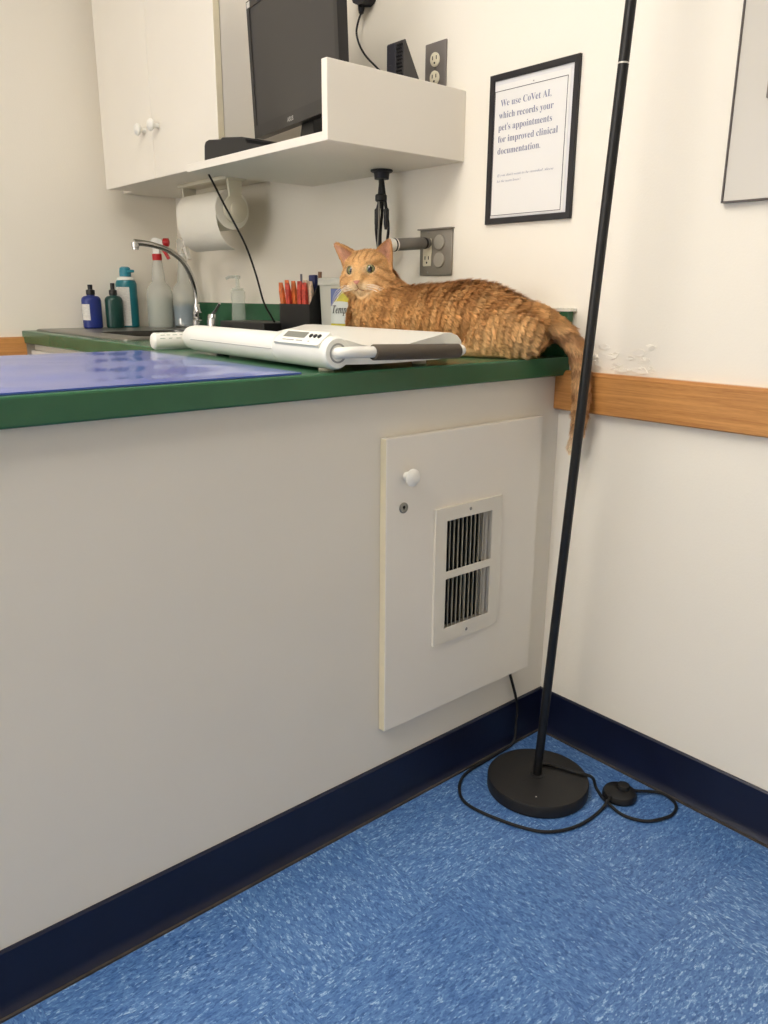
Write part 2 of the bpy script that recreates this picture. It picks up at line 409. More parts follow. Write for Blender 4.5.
mb = MB(); mb.box((-.4848, -DD - .0022, .650), (-.4822, -DD - .0012, .656)); mb.lathe((-.4835, -DD - .0012, .6545), [(.003, 0), (.003, .001), (0, .001)], (0, -1, 0), 12); mb.build('keyhole', M_['dark'], lk)
# vent grille set on the door: stamped frame with two banks of slots
pit = (sx1 - sx0) / NS
yf, yb = -DD - .0062, -DD - .0046
tmp = MB().grid_solid([VX0, sx0, sx1, VX1], [VZ0, banks[0][0], banks[0][1], banks[1][0], banks[1][1], VZ1], lambda i, j: not (i == 1 and j in (1, 3)), 0, 1)
mb = MB(); mb.add([(v[0], (yb if v[2] == 0 else yf), v[1]) for v in tmp.v], tmp.f)
for x0, x1, z0, z1 in ((VX0, VX0 + .002, VZ0, VZ1), (VX1 - .002, VX1, VZ0, VZ1), (VX0 + .002, VX1 - .002, VZ0, VZ0 + .002), (VX0 + .002, VX1 - .002, VZ1 - .002, VZ1)):
    mb.box((x0, yb, z0), (x1, -DD - .0001, z1))
fr = mb.build('vent_grille', M_['whitem'], dr, smooth=False, label='white metal vent grille with two banks of slots')
mb = MB(); mb.box((sx0 - .005, -.0035, banks[0][0] - .005), (sx1 + .005, -.0012, banks[1][1] + .005)); mb.build('shade_plate', M_['dark'], fr)  # thin dark plate in place of the shade behind the slots
for k in range(NS):                                     # thin louvers behind the windows, the last ones bent shut
    for z0, z1 in banks:
        x = sx0 + (k + .86) * pit; dx = .0085 if k < NS - 2 else -.0085
        if k == 4 and z0 < .45: dx = .006
        mb = MB(); mb.prism([(x, yb + .0002, z0 - .001), (x + .0012, yb + .0002, z0 - .001), (x + .0012 + dx, yb + .012, z0 - .001), (x + dx, yb + .012, z0 - .001)], (0, 0, z1 - z0 + .002))
        mb.build('louver', M_['louver'] if k < NS - 2 else M_['knobgrey'], fr, smooth=False)  # shade put into the grey of the white metal, more in the last ones
for z in (VZ1 - .013, VZ0 + .013):
    MB().sphere((-.3035, yf, z), (.0036, .002, .0036), 12).build('screw', M_['steel'], fr)

# base unit under the sink counter
bc = thing('sink_cabinet', 'white base cabinet under the sink counter by the left wall', 'cabinet', (-.3, 1.25, 0))
mb = MB(); mb.box((-.56, .645, .0), (-.002, YL - .002, .72)); mb.box((-.56, .645, .72), (-.545, YL - .002, HC - .0411)); mb.box((-.545, .645, .72), (-.002, .66, HC - .0411)); mb.box((-.545, YL - .017, .72), (-.002, YL - .002, HC - .0411)); mb.box((-.017, .66, .72), (-.002, YL - .017, HC - .0411)); mb.build('body', M_['lam2'], bc, smooth=False)
for y0, y1 in ((.70, 1.22), (1.23, YL - .02)):
    d = MB().box((-.578, y0, .12), (-.561, y1, .85), .0015, 1).build('door', M_['lam2'], bc)
    MB().lathe((-.578, y0 + .05 if y0 > 1 else y1 - .05, .78), [(.007, 0), (.006, .01), (.016, .019), (.016, .026), (0, .033)], (-1, 0, 0)).build('knob', M_['white'], d)
# worktop: L-shaped, with a cut-out for the sink
SX0, SX1, SY0, SY1 = -.48, -.17, 1.10, 1.46
xs = [XP, CF, SX0, SX1, 0]; ys = [-.0218, .66, SY0, SY1, YL]
def keep(i, j):
    if j == 0: return True
    if i == 0: return False
    return not (i == 2 and j == 2)
ct = MB().grid_solid(xs, ys, keep, HC - .041, HC).build('countertop', M_['green'], None, smooth=False, origin0=True)
tag(ct, 'green laminate L-shaped countertop carrying the cat, the scale and the sink', 'countertop')
bv = ct.modifiers.new('b', 'BEVEL'); bv.width = .0035; bv.segments = 2; bv.limit_method = 'ANGLE'
mb = MB(); mb.box((-.0205, -.0215, HC), (-.0002, YL, HC + .095), .0015, 1); mb.build('backsplash', M_['green'], ct)
# torn white caulk bead on the backsplash end
mb = MB()
n = 60
for k in range(n):
    y = -.03 + k * .0035; w = .010 + .010 * abs(sin(k * 1.7) * cos(k * .6)); h = .002 + .004 * abs(sin(k * 2.3 + 1))
    mb.box((-.0215 - .003 * abs(sin(k * 3.1)), y, HC + .0945), (-.0001, y + .0042, HC + .0955 + h))
mb.build('caulk', M_['chip'], ct, label='torn white caulk along the end of the backsplash')

# flaking paint above the chair rail
mb = MB()
for k in range(26):
    cy = -.06 - .16 * random.random(); cz = .892 + .055 * random.random() ** 1.5; r = .004 + .009 * random.random()
    ang = [random.uniform(.5, 1.0) for _ in range(7)]
    th0 = random.random() * 6
    poly = [(-.0003 - random.uniform(0, .0028), cy + r * 1.5 * ang[i] * cos(th0 + i * 2 * pi / 7), cz + r * .7 * ang[i] * sin(th0 + i * 2 * pi / 7)) for i in range(7)]
    mb.prism(poly, (.0008, 0, 0))
pp = mb.build('flaking_paint', M_['wall'], None, smooth=False)
pp['kind'] = 'stuff'; tag(pp, 'flakes of peeling wall paint above the oak rail', 'peeling paint')

# ------------------------------------------------------------------ blue mat on the peninsula
def mat_mb():
    nx, ny = 60, 40; x0, x1, y0, y1 = XP + .25, -.694, -.006, .636
    mb = MB(); vs = []; fs = []
    for k, zz in enumerate((HC + .0004, HC + .0030)):
        for i in range(nx + 1):
            for j in range(ny + 1):
                x = x0 + (x1 - x0) * i / nx; y = y0 + (y1 - y0) * j / ny
                x -= .008 * (1 - j / ny) * (i / nx)
                e = min(i, nx - i, j, ny - j) / 3; e = min(1, e)
                w = .0016 * sin(9 * x + 14 * y) * cos(21 * y - 4 * x) + .001 * sin(31 * x + 5 * y)
                vs.append((x, y, zz + (k * e * (w + .0012))))
    N = (nx + 1) * (ny + 1); I = lambda k, i, j: k * N + i * (ny + 1) + j
    for i in range(nx):
        for j in range(ny):
            fs.append((I(1, i, j), I(1, i + 1, j), I(1, i + 1, j + 1), I(1, i, j + 1))); fs.append((I(0, i, j), I(0, i, j + 1), I(0, i + 1, j + 1), I(0, i + 1, j)))
    for i in range(nx):
        fs.append((I(0, i, 0), I(0, i + 1, 0), I(1, i + 1, 0), I(1, i, 0))); fs.append((I(0, i + 1, ny), I(0, i, ny), I(1, i, ny), I(1, i + 1, ny)))
    for j in range(ny):
        fs.append((I(0, 0, j + 1), I(0, 0, j), I(1, 0, j), I(1, 0, j + 1))); fs.append((I(0, nx, j), I(0, nx, j + 1), I(1, nx, j + 1), I(1, nx, j)))
    return mb.add(vs, fs)
o = mat_mb().build('exam_mat', M_['mat'], None); tag(o, 'glossy blue vinyl exam mat lying on the green counter', 'mat')

# ------------------------------------------------------------------ baby / pet scale
def P2(x, y, yr):   # skew of the scale: turns slightly with y
    return x + .06 * (y - yr)
sc = thing('pet_scale', 'white trough-shaped pet scale with foam-grip handle in front of the cat', 'scale', (-.5, .25, HC))
ZB = HC + .010
def tray_prof():
    pts = []
    # outer outline (x, z): front roll is separate, tray runs from the roll to the rear ridge
    top = [(-.640, .970), (-.615, .9655), (-.585, .9575), (-.555, .9525), (-.52, .9510), (-.485, .954), (-.45, .961), (-.41, .9675), (-.385, .9725), (-.366, .9725), (-.349, .967), (-.338, .957), (-.336, .946), (-.342, .935), (-.355, .928)]
    bot = [(-.40, .925), (-.48, .924), (-.56, .924), (-.62, .926), (-.640, .93)]
    return top + bot
def ring(y, k=1.0):
    pr = tray_prof(); cx, cz = -.5, .945
    return [(P2(cx + (x - cx) * k, y, -.02), y, cz + (z - cz) * (.6 + .4 * k if k < 1 else 1)) for x, z in pr]
mb = MB(); ys_ = [-.018, -.014] + list(np.linspace(0, .44, 12)) + [.462, .470]
ks = [.975, 1.0] + [1.0] * 12 + [1.0, .97]
mb.loft([ring(y, k) for y, k in zip(ys_, ks)]); mb.build('tray', M_['scale'], sc, angle=50)
mb = MB()
RR = .0275; cx0, cz0 = -.640, .9462
pr = [(-.0235, .015), (-.0235, .024), (-.019, .0267), (-.012, RR), (.10, RR), (.145, RR), (.1455, RR - .0012), (.149, RR - .0012), (.1495, RR), (.30, RR), (.50, RR), (.53, .0268), (.550, .0245), (.562, .020), (.569, .013), (.5715, .006), (.572, .0001)]
ax = Vector((.06, 1, .0)).normalized(); e1 = Vector((1, -.06, 0)).normalized(); e2 = Vector((0, 0, 1))
def cyl_ring(y, r): 
    o_ = Vector((P2(cx0, y, -.02), y, cz0)); return [o_ + e1 * (cos(t) * r) + e2 * (sin(t) * r) for t in [2 * pi * k / 40 for k in range(40)]]
mb.loft([cyl_ring(y, r) for y, r in pr]); roll = mb.build('housing', M_['scale'], sc, angle=40, label='white rounded display housing along the front')
# seam line along the housing
def on_roll(y, ang, r=RR): 
    o_ = Vector((P2(cx0, y, -.02), y, cz0)); return o_ + e1 * (cos(ang) * r) + e2 * (sin(ang) * r)
mb = MB(); mb.tube([on_roll(y, radians(183), RR + .0001) for y in np.linspace(.15, .50, 16)], .0007, 6); mb.build('seam', M_['seam'], roll)
# display panel facing up and outward
A0 = radians(128)
nrm = e1 * cos(A0) + e2 * sin(A0); tan = Vector((.06, 1, 0)).normalized(); dwn = nrm.cross(tan)
dwn = dwn if dwn.z < 0 else -dwn
def panel(y0, y1, d0, d1, h0, h1):
    ps = []
    for (y, d) in ((y0, d0), (y1, d0), (y1, d1), (y0, d1)):
        ps.append(on_roll(y, A0, RR) + dwn * d)
    return [p + nrm * h0 for p in ps], nrm * (h1 - h0)
mb = MB(); p, d = panel(-.008, .138, -.017, .016, -.007, .0012); mb.prism(p, d); cp = mb.build('control_panel', M_['scale'], roll, smooth=False)
mb = MB(); p, d = panel(.052, .122, -.013, .001, .0012, .0018); mb.prism(p, d); mb.build('display', M_['lcd'], roll, smooth=False, label='grey LCD display')
for k in range(3):
    y = .010 + k * .013
    c = on_roll(y, A0, RR) + dwn * (-.005)
    mb = MB(); mb.lathe(c, [(.0042, .0008), (.0042, .003), (.003, .0038), (0, .004)], nrm, 14); mb.build('button', M_['black'], roll)
mb = MB()
for y, w in ((.03, .004), (.06, .02), (.09, .025), (.11, .012)):
    p, d = panel(y - w / 2, y + w / 2, .007, .009, .0012, .0015); mb.prism(p, d)
mb.build('print', M_['seam'], roll, smooth=False)
# end recess + handle
mb = MB(); o_ = Vector((P2(cx0, -.0235, -.02), -.0235, cz0)); mb.lathe(o_, [(.0165, -.001), (.0165, .0005), (.0135, .0008), (.0130, -.001)], (-.06, -1, 0), 28); mb.build('socket', M_['seam'], roll)
h0 = Vector((-.640, -.040, .949)); h1 = Vector((-.352, -.043, .940))
mb = MB(); mb.tube([(-.642, -.022, .947), (-.640, -.034, .9475), (-.622, -.0405, .948), (-.58, -.041, .947), (-.47, -.041, .9435), (-.384, -.041, .941), (-.366, -.040, .941), (-.359, -.033, .942), (-.360, -.022, .943), (-.362, -.012, .945)], .0095, 16)
hd = mb.build('handle', M_['white'], sc)
mb = MB(); mb.lathe((-.579, -.041, .9463), [(.0125, 0), (.0135, .0015), (.0135, .2035), (.0125, .205)], (1, 0, -.028), 28)
mb.build('grip', M_['foam'], hd, label='brown-grey foam grip')
for x, y in ((-.625, .03), (-.405, .03), (-.60, .43), (-.385, .43)):
    MB().lathe((x, y, HC), [(.013, 0), (.014, .002), (.012, .0125)], (0, 0, 1), 16).build('foot', M_['rubber'] if y > .2 else M_['beige'], sc)

# white tube lying beside the scale
wt = thing('lotion_bottle', 'small white round bottle lying on its side behind the blue mat', 'bottle', (-.60, .662, HC))
mb = MB(); mb.lathe((-.648, .668, HC + .0195), [(.001, -.0005), (.012, 0), (.0165, .002), (.019, .006), (.019, .10), (.0185, .112), (.012, .120)], (1, -.02, 0), 28); bt = mb.build('body', M_['white'], wt)
mb = MB(); mb.lathe((-.528, .6656, HC + .0195), [(.012, 0), (.0135, .001), (.0135, .02), (.012, .022)], (1, -.02, 0), 20); mb.build('cap', M_['white'], wt)
mb = MB()
for r_ in range(5):
    z = HC + .0195; th = radians(20 + r_ * 26)
    for k in range(4):
        x0 = -.636 + k * .018 + .004 * sin(r_ * 2.1 + k); 
        n_ = Vector((0, -cos(th), sin(th) * 1.0)); c = Vector((x0, .668 - .02 * (x0 + .648), z)) + n_ * .0190
        t_ = Vector((0, sin(th), cos(th)))
        mb.prism([c - t_ * .0009, c + Vector((.010 + .004 * cos(k * 3 + r_), 0, 0)) - t_ * .0009, c + Vector((.010, 0, 0)) + t_ * .0009, c + t_ * .0009], n_ * .0003)
mb.build('print', mat('grey_green_print', rgb(150, 165, 150), .6), bt, smooth=False)

# ------------------------------------------------------------------ sink, faucet, bottles
sk = thing('sink', 'stainless steel drop-in sink in the green counter', 'sink', (-.33, 1.4, HC - .18))
def rr(x0, x1, y0, y1, r, z, n=6):
    pts = []
    for cx, cy, a0 in ((x1 - r, y1 - r, 0), (x0 + r, y1 - r, 90), (x0 + r, y0 + r, 180), (x1 - r, y0 + r, 270)):
        for k in range(n + 1):
            a = radians(a0 + 90 * k / n); pts.append((cx + r * cos(a), cy + r * sin(a), z))
    return pts
RX0, RX1, RY0, RY1 = -.56, -.04, 1.03, 1.785
mb = MB(); mb.loft([rr(RX0, RX1, RY0, RY1, .03, HC + .0002), rr(RX0, RX1, RY0, RY1, .03, HC + .003), rr(RX0 + .006, RX1 - .006, RY0 + .006, RY1 - .006, .028, HC + .006),
                    rr(SX0 + .004, SX1 - .004, SY0 + .004, SY1 - .004, .05, HC + .006)], cap=False)
mb.build('rim', M_['steel'], sk)
mb = MB(); mb.loft([rr(SX0 + .004, SX1 - .004, SY0 + .004, SY1 - .004, .05, HC + .006), rr(SX0 + .008, SX1 - .008, SY0 + .008, SY1 - .008, .05, HC - .004), rr(SX0 + .014, SX1 - .014, SY0 + .014, SY1 - .014, .05, HC - .15), rr(SX0 + .04, SX1 - .04, SY0 + .04, SY1 - .04, .04, HC - .17)], cap=False)
mb.add(rr(SX0 + .04, SX1 - .04, SY0 + .04, SY1 - .04, .04, HC - .17), [tuple(range(28))]); mb.build('basin', M_['sinkdark'], sk)
ZS = HC + .0062
fa = thing('faucet', 'chrome gooseneck faucet with two lever taps on the sink', 'faucet', (-.09, 1.506, ZS))
mb = MB(); mb.loft([rr(-.118, -.062, 1.375, 1.64, .027, ZS), rr(-.118, -.062, 1.375, 1.64, .027, ZS + .008), rr(-.112, -.068, 1.381, 1.634, .022, ZS + .012)]); mb.build('base_plate', M_['chrome'], fa)
mb = MB(); mb.lathe((-.09, 1.506, ZS + .01), [(.020, 0), (.020, .018), (.016, .022), (.018, .026), (.018, .045), (.014, .05), (.012, .066), (.011, .074)]); mb.build('collar', M_['chrome'], fa)
mb = MB(); mb.tube([(-.09, 1.506, .985), (-.09, 1.506, 1.04), (-.105, 1.501, 1.091), (-.14, 1.492, 1.143), (-.19, 1.485, 1.176), (-.24, 1.484, 1.191), (-.285, 1.485, 1.197), (-.312, 1.487, 1.1965)], [.0095, .0095, .0092, .009, .009, .009, .010, .012], 16)
sp = mb.build('spout', M_['chrome'], fa)
mb = MB(); mb.lathe((-.308, 1.487, 1.194), [(.0125, .004), (.0125, -.010), (.0105, -.012), (.0105, -.018), (.0085, -.0185)], (0, 0, 1), 18); mb.build('nozzle', M_['chrome'], sp)
for y, dx in ((1.62, .0), (1.398, .0)):
    mb = MB(); mb.lathe((-.09, y, ZS + .010), [(.020, 0), (.0195, .02), (.017, .035), (.014, .042), (0, .044)])
    d_ = 1 if y > 1.5 else -1
    mb.tube([(-.09, y, ZS + .05), (-.088, y + d_ * .018, ZS + .062), (-.085, y + d_ * .045, ZS + .088)], [.0065, .0055, .0042], 10)
    mb.build('handle', M_['chrome'], fa)

def pump_bottle(name, lab, x, y, body, capm, w, zsh, ztop, label=None):
    t = thing(name, lab, 'bottle', (x, y, ZS))
    h = zsh - ZS
    mb = MB(); mb.lathe((x, y, ZS), [(w * .9, 0), (w, .004), (w, h * .86), (w * .93, h * .93), (w * .74, h * .98), (w * .42, h * 1.0), (w * .38, h * 1.05)], (0, 0, 1), 28, squash=(1, .85)); b = mb.build('body', body, t)
    zt = h * 1.03
    mb = MB(); mb.lathe((x, y, ZS), [(w * .44, zt), (w * .44, zt + .014), (w * .42, zt + .016), (w * .25, zt + .017), (w * .23, zt + .019), (w * .25, ztop - ZS), (w * .2, ztop - ZS + .001)], (0, 0, 1), 22); mb.build('cap', capm, t)
    if label:
        mb = MB(); rows = []
        a0, a1 = label
        for z in (h * .25, h * .74):
            rows.append([(x + cos(a) * (w + .0004), y + .85 * sin(a) * (w + .0004), ZS + z) for a in np.linspace(radians(a0), radians(a1), 12)])
        mb.loft(rows, cap=False, closed=False); mb.build('label', M_['label'], b)
    return t
pump_bottle('squeeze_bottle', 'dark blue plastic bottle with black cap and white label by the sink', -.374, 1.735, M_['bluebot'], M_['black'], .0335, 1.030, 1.066, (175, 240))
pump_bottle('squeeze_bottle', 'dark green plastic bottle with black cap beside the dark blue bottle', -.299, 1.722, M_['greenbot'], M_['black'], .031, 1.030, 1.072)
t = thing('spray_can', 'teal aerosol can with white label panel behind the green bottle', 'spray can', (-.234, 1.757, ZS))
x, y = -.234, 1.757
mb = MB(); mb.lathe((x, y, ZS), [(.034, 0), (.037, .003), (.037, .125), (.037, .150), (.033, .162), (.024, .168)]); b = mb.build('body', M_['teal'], t)
mb = MB(); mb.lathe((x, y, ZS), [(.030, .163), (.031, .166), (.029, .172), (.022, .176)]); mb.build('collar', M_['white'], t)
mb = MB(); mb.lathe((x, y, ZS), [(.020, .174), (.020, .194), (.018, .206), (.012, .210), (0, .210)]); mb.box((x + .0, y - .026, ZS + .190), (x + .024, y - .010, ZS + .2), .003); mb.build('cap', M_['teal2'], t)
mb = MB(); mb.loft([[(x + cos(a) * .0374, y + sin(a) * .0374, ZS + z) for a in np.linspace(radians(178), radians(262), 14)] for z in (.006, .140)], cap=False, closed=False); mb.build('label', M_['label'], b)

def spray_bottle(lab, x, y, w, h, zfill, liq, fillm, trig_dir, red=True, capm=None):
    t = thing('spray_bottle', lab, 'spray bottle', (x, y, ZS))
    prof = [(w * .94, 0), (w, .005), (w, .112), (w * .985, .124), (w * .90, .138), (w * .72, .150), (w * .56, .158), (w * .50, .166), (w * .47, .190), (w * .42, .210), (w * .37, .228), (.014, .238)]
    k = h / .238
    mb = MB(); mb.lathe((x, y, ZS), [(r, z * k) for r, z in prof]); b = mb.build('body', M_['frost'], t)
    mb = MB(); mb.lathe((x, y, ZS + .002), [(w * .9, 0), (w * .955, .004), (w * .955, zfill), (0, zfill)]); mb.build('liquid', liq, b)
    z = ZS + h
    mb = MB(); mb.lathe((x, y, z - .004), [(.0165, 0), (.0165, .020), (.0145, .022)]); mb.build('collar', M_['red'] if red else M_['white'], t)
    d = Vector((trig_dir[0], trig_dir[1], 0)).normalized(); q = Vector((-d.y, d.x, 0))
    o_ = Vector((x, y, z + .017)); U = Vector((0, 0, 1))
    mb = MB(); prof2 = [(-.017, .046), (-.014, .030), (-.011, .012), (-.011, 0), (.011, 0), (.012, .018), (.026, .028), (.029, .036), (.026, .046), (.004, .055), (-.010, .054)]
    mb.prism([o_ + d * a + U * b_ - q * .010 for a, b_ in prof2], q * .020); hd_ = mb.build('spray_head', capm or M_['white'], t, smooth=False)
    mb = MB(); mb.lathe(o_ + d * .024 + U * .040, [(.010, 0), (.014, .003), (.014, .020), (.006, .023)], d, 14)
    mb.prism([o_ + d * a + U * b_ - q * .007 for a, b_ in ((.014, .024), (.030, .028), (.034, .010), (.046, -.014), (.038, -.018), (.026, .004), (.018, .014))], q * .014)
    mb.build('trigger', M_['red'] if red else M_['white'], t, smooth=False)
    return t
spray_bottle('frosted white spray bottle with red trigger and red neck behind the faucet', -.150, 1.668, .0455, .236, .100, M_['frostl'], None, (.75, -.65))
spray_bottle('frosted spray bottle with blue liquid in its lower part behind the faucet', -.072, 1.632, .0425, .236, .075, M_['bluel'], None, (.2, -1), red=False, capm=M_['frost'])

# clear soap pump
t = thing('soap_dispenser', 'clear plastic pump soap dispenser against the green backsplash', 'soap dispenser', (-.07, 1.257, HC))
x, y = -.07, 1.257
mb = MB(); mb.lathe((x, y, ZS), [(.020, 0), (.022, .003), (.023, .05), (.021, .085), (.024, .110), (.024, .125), (.019, .132), (.014, .134)]); mb.build('body', M_['clear'], t)
mb = MB(); mb.lathe((x, y, ZS), [(.019, .130), (.019, .137), (.009, .139), (.006, .141), (.006, .166), (.010, .168), (.010, .176), (0, .178)]); mb.tube([(x, y, ZS + .172), (x - .02, y + .012, ZS + .172), (x - .032, y + .018, ZS + .166)], .0045, 8); mb.build('pump', M_['clear'], t)

# paper towel holder and roll
ph = thing('towel_holder', 'beige paper towel holder mounted under the wall cabinet', 'paper towel holder', (-.14, 1.31, 1.379))
TX, TZ, TR = -.140, 1.286, .058; TY0, TY1 = 1.150, 1.405
mb = MB(); mb.box((TX - .035, TY0 - .03, 1.3675), (TX + .035, TY1 + .03, 1.3788), .003); mb.build('mounting_bar', M_['beige'], ph)
for y in (TY0 - .022, TY1 + .012):
    mb = MB(); mb.loft([[(TX - .024, y, 1.369), (TX + .024, y, 1.369), (TX + .024, y + .010, 1.369), (TX - .024, y + .010, 1.369)],
                        [(TX - .020, y, 1.33), (TX + .020, y, 1.33), (TX + .020, y + .010, 1.33), (TX - .020, y + .010, 1.33)],
                        [(TX - .020, y, TZ), (TX + .020, y, TZ), (TX + .020, y + .010, TZ), (TX - .020, y + .010, TZ)]])
    mb.lathe((TX, y - .0012, TZ), [(.037, 0), (.040, .002), (.040, .0105), (.037, .0124)], (0, 1, 0), 28)
    s_ = -1 if y < 1.3 else 1
    mb.lathe((TX, y + (-.0008 if s_ < 0 else .0108), TZ), [(.021, 0), (.020, .006), (.014, .009), (0, .0095)], (0, s_, 0), 24)
    mb.build('arm', M_['beige'], ph)
tr = thing('paper_towel_roll', 'white paper towel roll with a hanging sheet under the cabinet', 'paper towel', (TX, 1.31, TZ - TR))
mb = MB(); mb.lathe((TX, TY0, TZ), [(.020, 0), (TR - .001, 0), (TR, .001), (TR, TY1 - TY0 - .001), (TR - .001, TY1 - TY0), (.020, TY1 - TY0)], (0, 1, 0), 48)
mb.build('roll', M_['towel'], tr)
# loose sheet leaving the roll at the back-bottom, hanging down
arc = [(TX + (TR + .0012) * cos(a), TZ + (TR + .0012) * sin(a)) for a in np.linspace(radians(50), radians(192), 20)] + [(TX - .0565, TZ - .03), (TX - .052, TZ - .052), (TX - .043, TZ - .075), (TX - .029, TZ - .095), (TX - .012, TZ - .108), (TX + .006, TZ - .114)]
mb = MB(); mb.loft([[(p[0], y, p[1]) for p in arc] + [(p[0] + .0005, y, p[1] + .0005) for p in arc[::-1]] for y in (TY0 + .001, TY1 - .001)]); mb.build('loose_sheet', M_['towel'], tr)
mb = MB(); mb.lathe((TX, TY0 - .008, TZ), [(.019, 0), (.019, TY1 - TY0 + .016)], (0, 1, 0), 24); mb.build('spool', M_['beige'], ph)

# ------------------------------------------------------------------ wall cabinet, shelf, computer
CX, CZ, CY0, CY1, CT = -.2954, 1.379, .945, 1.7143, 2.25
wc = thing('upper_cabinet', 'white two-door wall cabinet above the sink', 'cabinet', (-.14, 1.33, CZ))
mb = MB(); mb.box((CX + .022, CY0, CZ), (-.002, CY1, CT)); mb.box((-.20, CY1, CZ + .001), (-.002, YL - .002, CT)); mb.build('body', M_['lam2'], wc, smooth=False)
ym = 1.3365
for y0, y1 in ((CY0 - .001, ym - .0012), (ym + .0012, CY1)):
    d = MB().box((CX, y0, CZ - .002), (CX + .019, y1, CT - .01), .0015, 1).build('door', M_['lam2'], wc)
    if y0 < 1: MB().box((CX + .0015, y0 - .0006, CZ), (CX + .019, y0 + .0003, CT - .012)).build('edge_band', M_['edge'], d, label='yellowed edge of the right door')
    ky = 1.292 if y0 < 1 else 1.383
    MB().lathe((CX, ky, 1.5175), [(.008, 0), (.0075, .004), (.006, .010), (.007, .016), (.014, .019), (.017, .023), (.017, .027), (.0135, .031), (.007, .0335), (0, .034)], (-1, 0, 0)).build('knob', M_['white'], d)
# shelf with end panel
SHX, SHY0, SHY1, SHZ, SHT = -.400, .3189, .9275, 1.343, .0185
sh = thing('shelf', 'white laminate wall shelf with an upright end panel', 'shelf', (-.2, .62, SHZ))
MB().box((SHX, SHY0 + .0192, SHZ), (-.0005, SHY1, SHZ + SHT), .001, 1).build('board', M_['lam2'], sh)
MB().box((SHX, SHY0, SHZ), (-.0005, SHY0 + .019, 1.4941), .001, 1).build('end_panel', M_['lam2'], sh)
# monitor
w_ = Vector((.141, .990, 0)).normalized(); n_ = Vector((-w_.y, w_.x, 0))         # w_ runs to the far-left, n_ towards the viewer
tl = radians(2.3); U = (Vector((0, 0, 1)) * cos(tl) + n_ * sin(tl)).normalized(); Nn = w_.cross(U); Nn = Nn if Nn.dot(n_) > 0 else -Nn
BL = Vector((-.200, .908, 1.444)); W_, H_ = .470, .323
mo = thing('monitor', 'black widescreen computer monitor standing on the white shelf', 'monitor', (-.19, .66, SHZ + SHT))
def mp(a, b, c): return BL - w_ * a + U * b + Nn * c                                 # a: along the width from the far-left edge
def slab(a0, a1, b0, b1, c0, c1, inset=.0):
    mb = MB()
    r0 = [mp(a0, b0, c0), mp(a1, b0, c0), mp(a1, b1, c0), mp(a0, b1, c0)]
    r1 = [mp(a0 + inset, b0 + inset, c1), mp(a1 - inset, b0 + inset, c1), mp(a1 - inset, b1 - inset, c1), mp(a0 + inset, b1 - inset, c1)]
    return mb.loft([r0, r1])
hs = slab(0, W_, 0, H_, -.022, -.001); hs.loft([[mp(.0, .0, -.022), mp(W_, 0, -.022), mp(W_, H_, -.022), mp(0, H_, -.022)], [mp(.06, .06, -.050), mp(W_ - .06, .06, -.050), mp(W_ - .06, H_ - .05, -.050), mp(.06, H_ - .05, -.050)]])
hs.build('housing', M_['bezel'], mo, smooth=False)
mb = MB()
for a0, a1, b0, b1 in ((0, W_, 0, .030), (0, W_, H_ - .018, H_), (0, .016, .030, H_ - .018), (W_ - .016, W_, .030, H_ - .018)):
    mb.loft([[mp(a0, b0, -.001), mp(a1, b0, -.001), mp(a1, b1, -.001), mp(a0, b1, -.001)], [mp(a0, b0, .003), mp(a1, b0, .003), mp(a1, b1, .003), mp(a0, b1, .003)]])
mb.build('bezel', M_['bezel'], mo, smooth=False)
slab(.016, W_ - .016, .030, H_ - .018, -.001, .0008).build('screen', M_['screen'], mo, smooth=False)
slab(.004, .022, H_ - .016, H_ - .003, .003, .0036).build('sticker', M_['label'], mo, smooth=False)
text_mb('ASUS', .0145, mp(W_ / 2 - .033, .0095, .0033), ex=-w_, ey=U, serif=False, offset=.0002).build('logo', mat('silver_logo', rgb(190, 188, 184), .35), mo, smooth=False)
nc = mp(W_ / 2 + .035, .0, -.03)
mb = MB(); nx = nc.x; ny = nc.y
def quad(cx, cy, z, a, b): return [Vector((cx, cy, z)) + w_ * (a * s1) + n_ * (b * s2) for s1, s2 in ((-1, -1), (1, -1), (1, 1), (-1, 1))]
mb.loft([quad(nx, ny, 1.372, .060, .020), quad(nx, ny, 1.40, .040, .016), quad(nx, ny, 1.455, .026, .013), quad(nx, ny, 1.53, .026, .013)]); st = mb.build('stand_neck', M_['black'], mo, smooth=False)
mb = MB(); mb.lathe((nx, ny, SHZ + SHT), [(.105, 0), (.105, .006), (.085, .010), (.03, .013), (0, .013)], (0, 0, 1), 40, squash=(.8, 1.0)); mb.build('stand_base', M_['black'], mo)
# small tower computer behind the end panel
pcw = thing('mini_computer', 'black mini desktop computer with a sloped top behind the shelf end panel', 'computer', (-.1, .41, SHZ + SHT))
zt0 = SHZ + SHT
side = [(-.130, zt0), (-.130, 1.597), (-.085, 1.597), (-.03, 1.485), (-.03, zt0)]
side = [(-.130, zt0), (-.130, 1.590), (-.126, 1.592), (-.064, 1.487), (-.064, zt0)]
mb = MB(); mb.prism([(x, .391, z) for x, z in side], (0, .056, 0)); mb.build('case', mat('dark_grey_case', rgb(62, 60, 60), .4), pcw, smooth=False)
mb = MB(); mb.box((-.1335, .416, zt0 + .02), (-.1300, .446, 1.588), .001, 1); mb.box((-.1345, .433, 1.570), (-.1334, .437, 1.578)); mb.box((-.1345, .427, 1.545), (-.1334, .436, 1.55)); mb.build('front_panel', mat('slate_front', rgb(52, 52, 58), .35), pcw, smooth=False)
mb = MB()
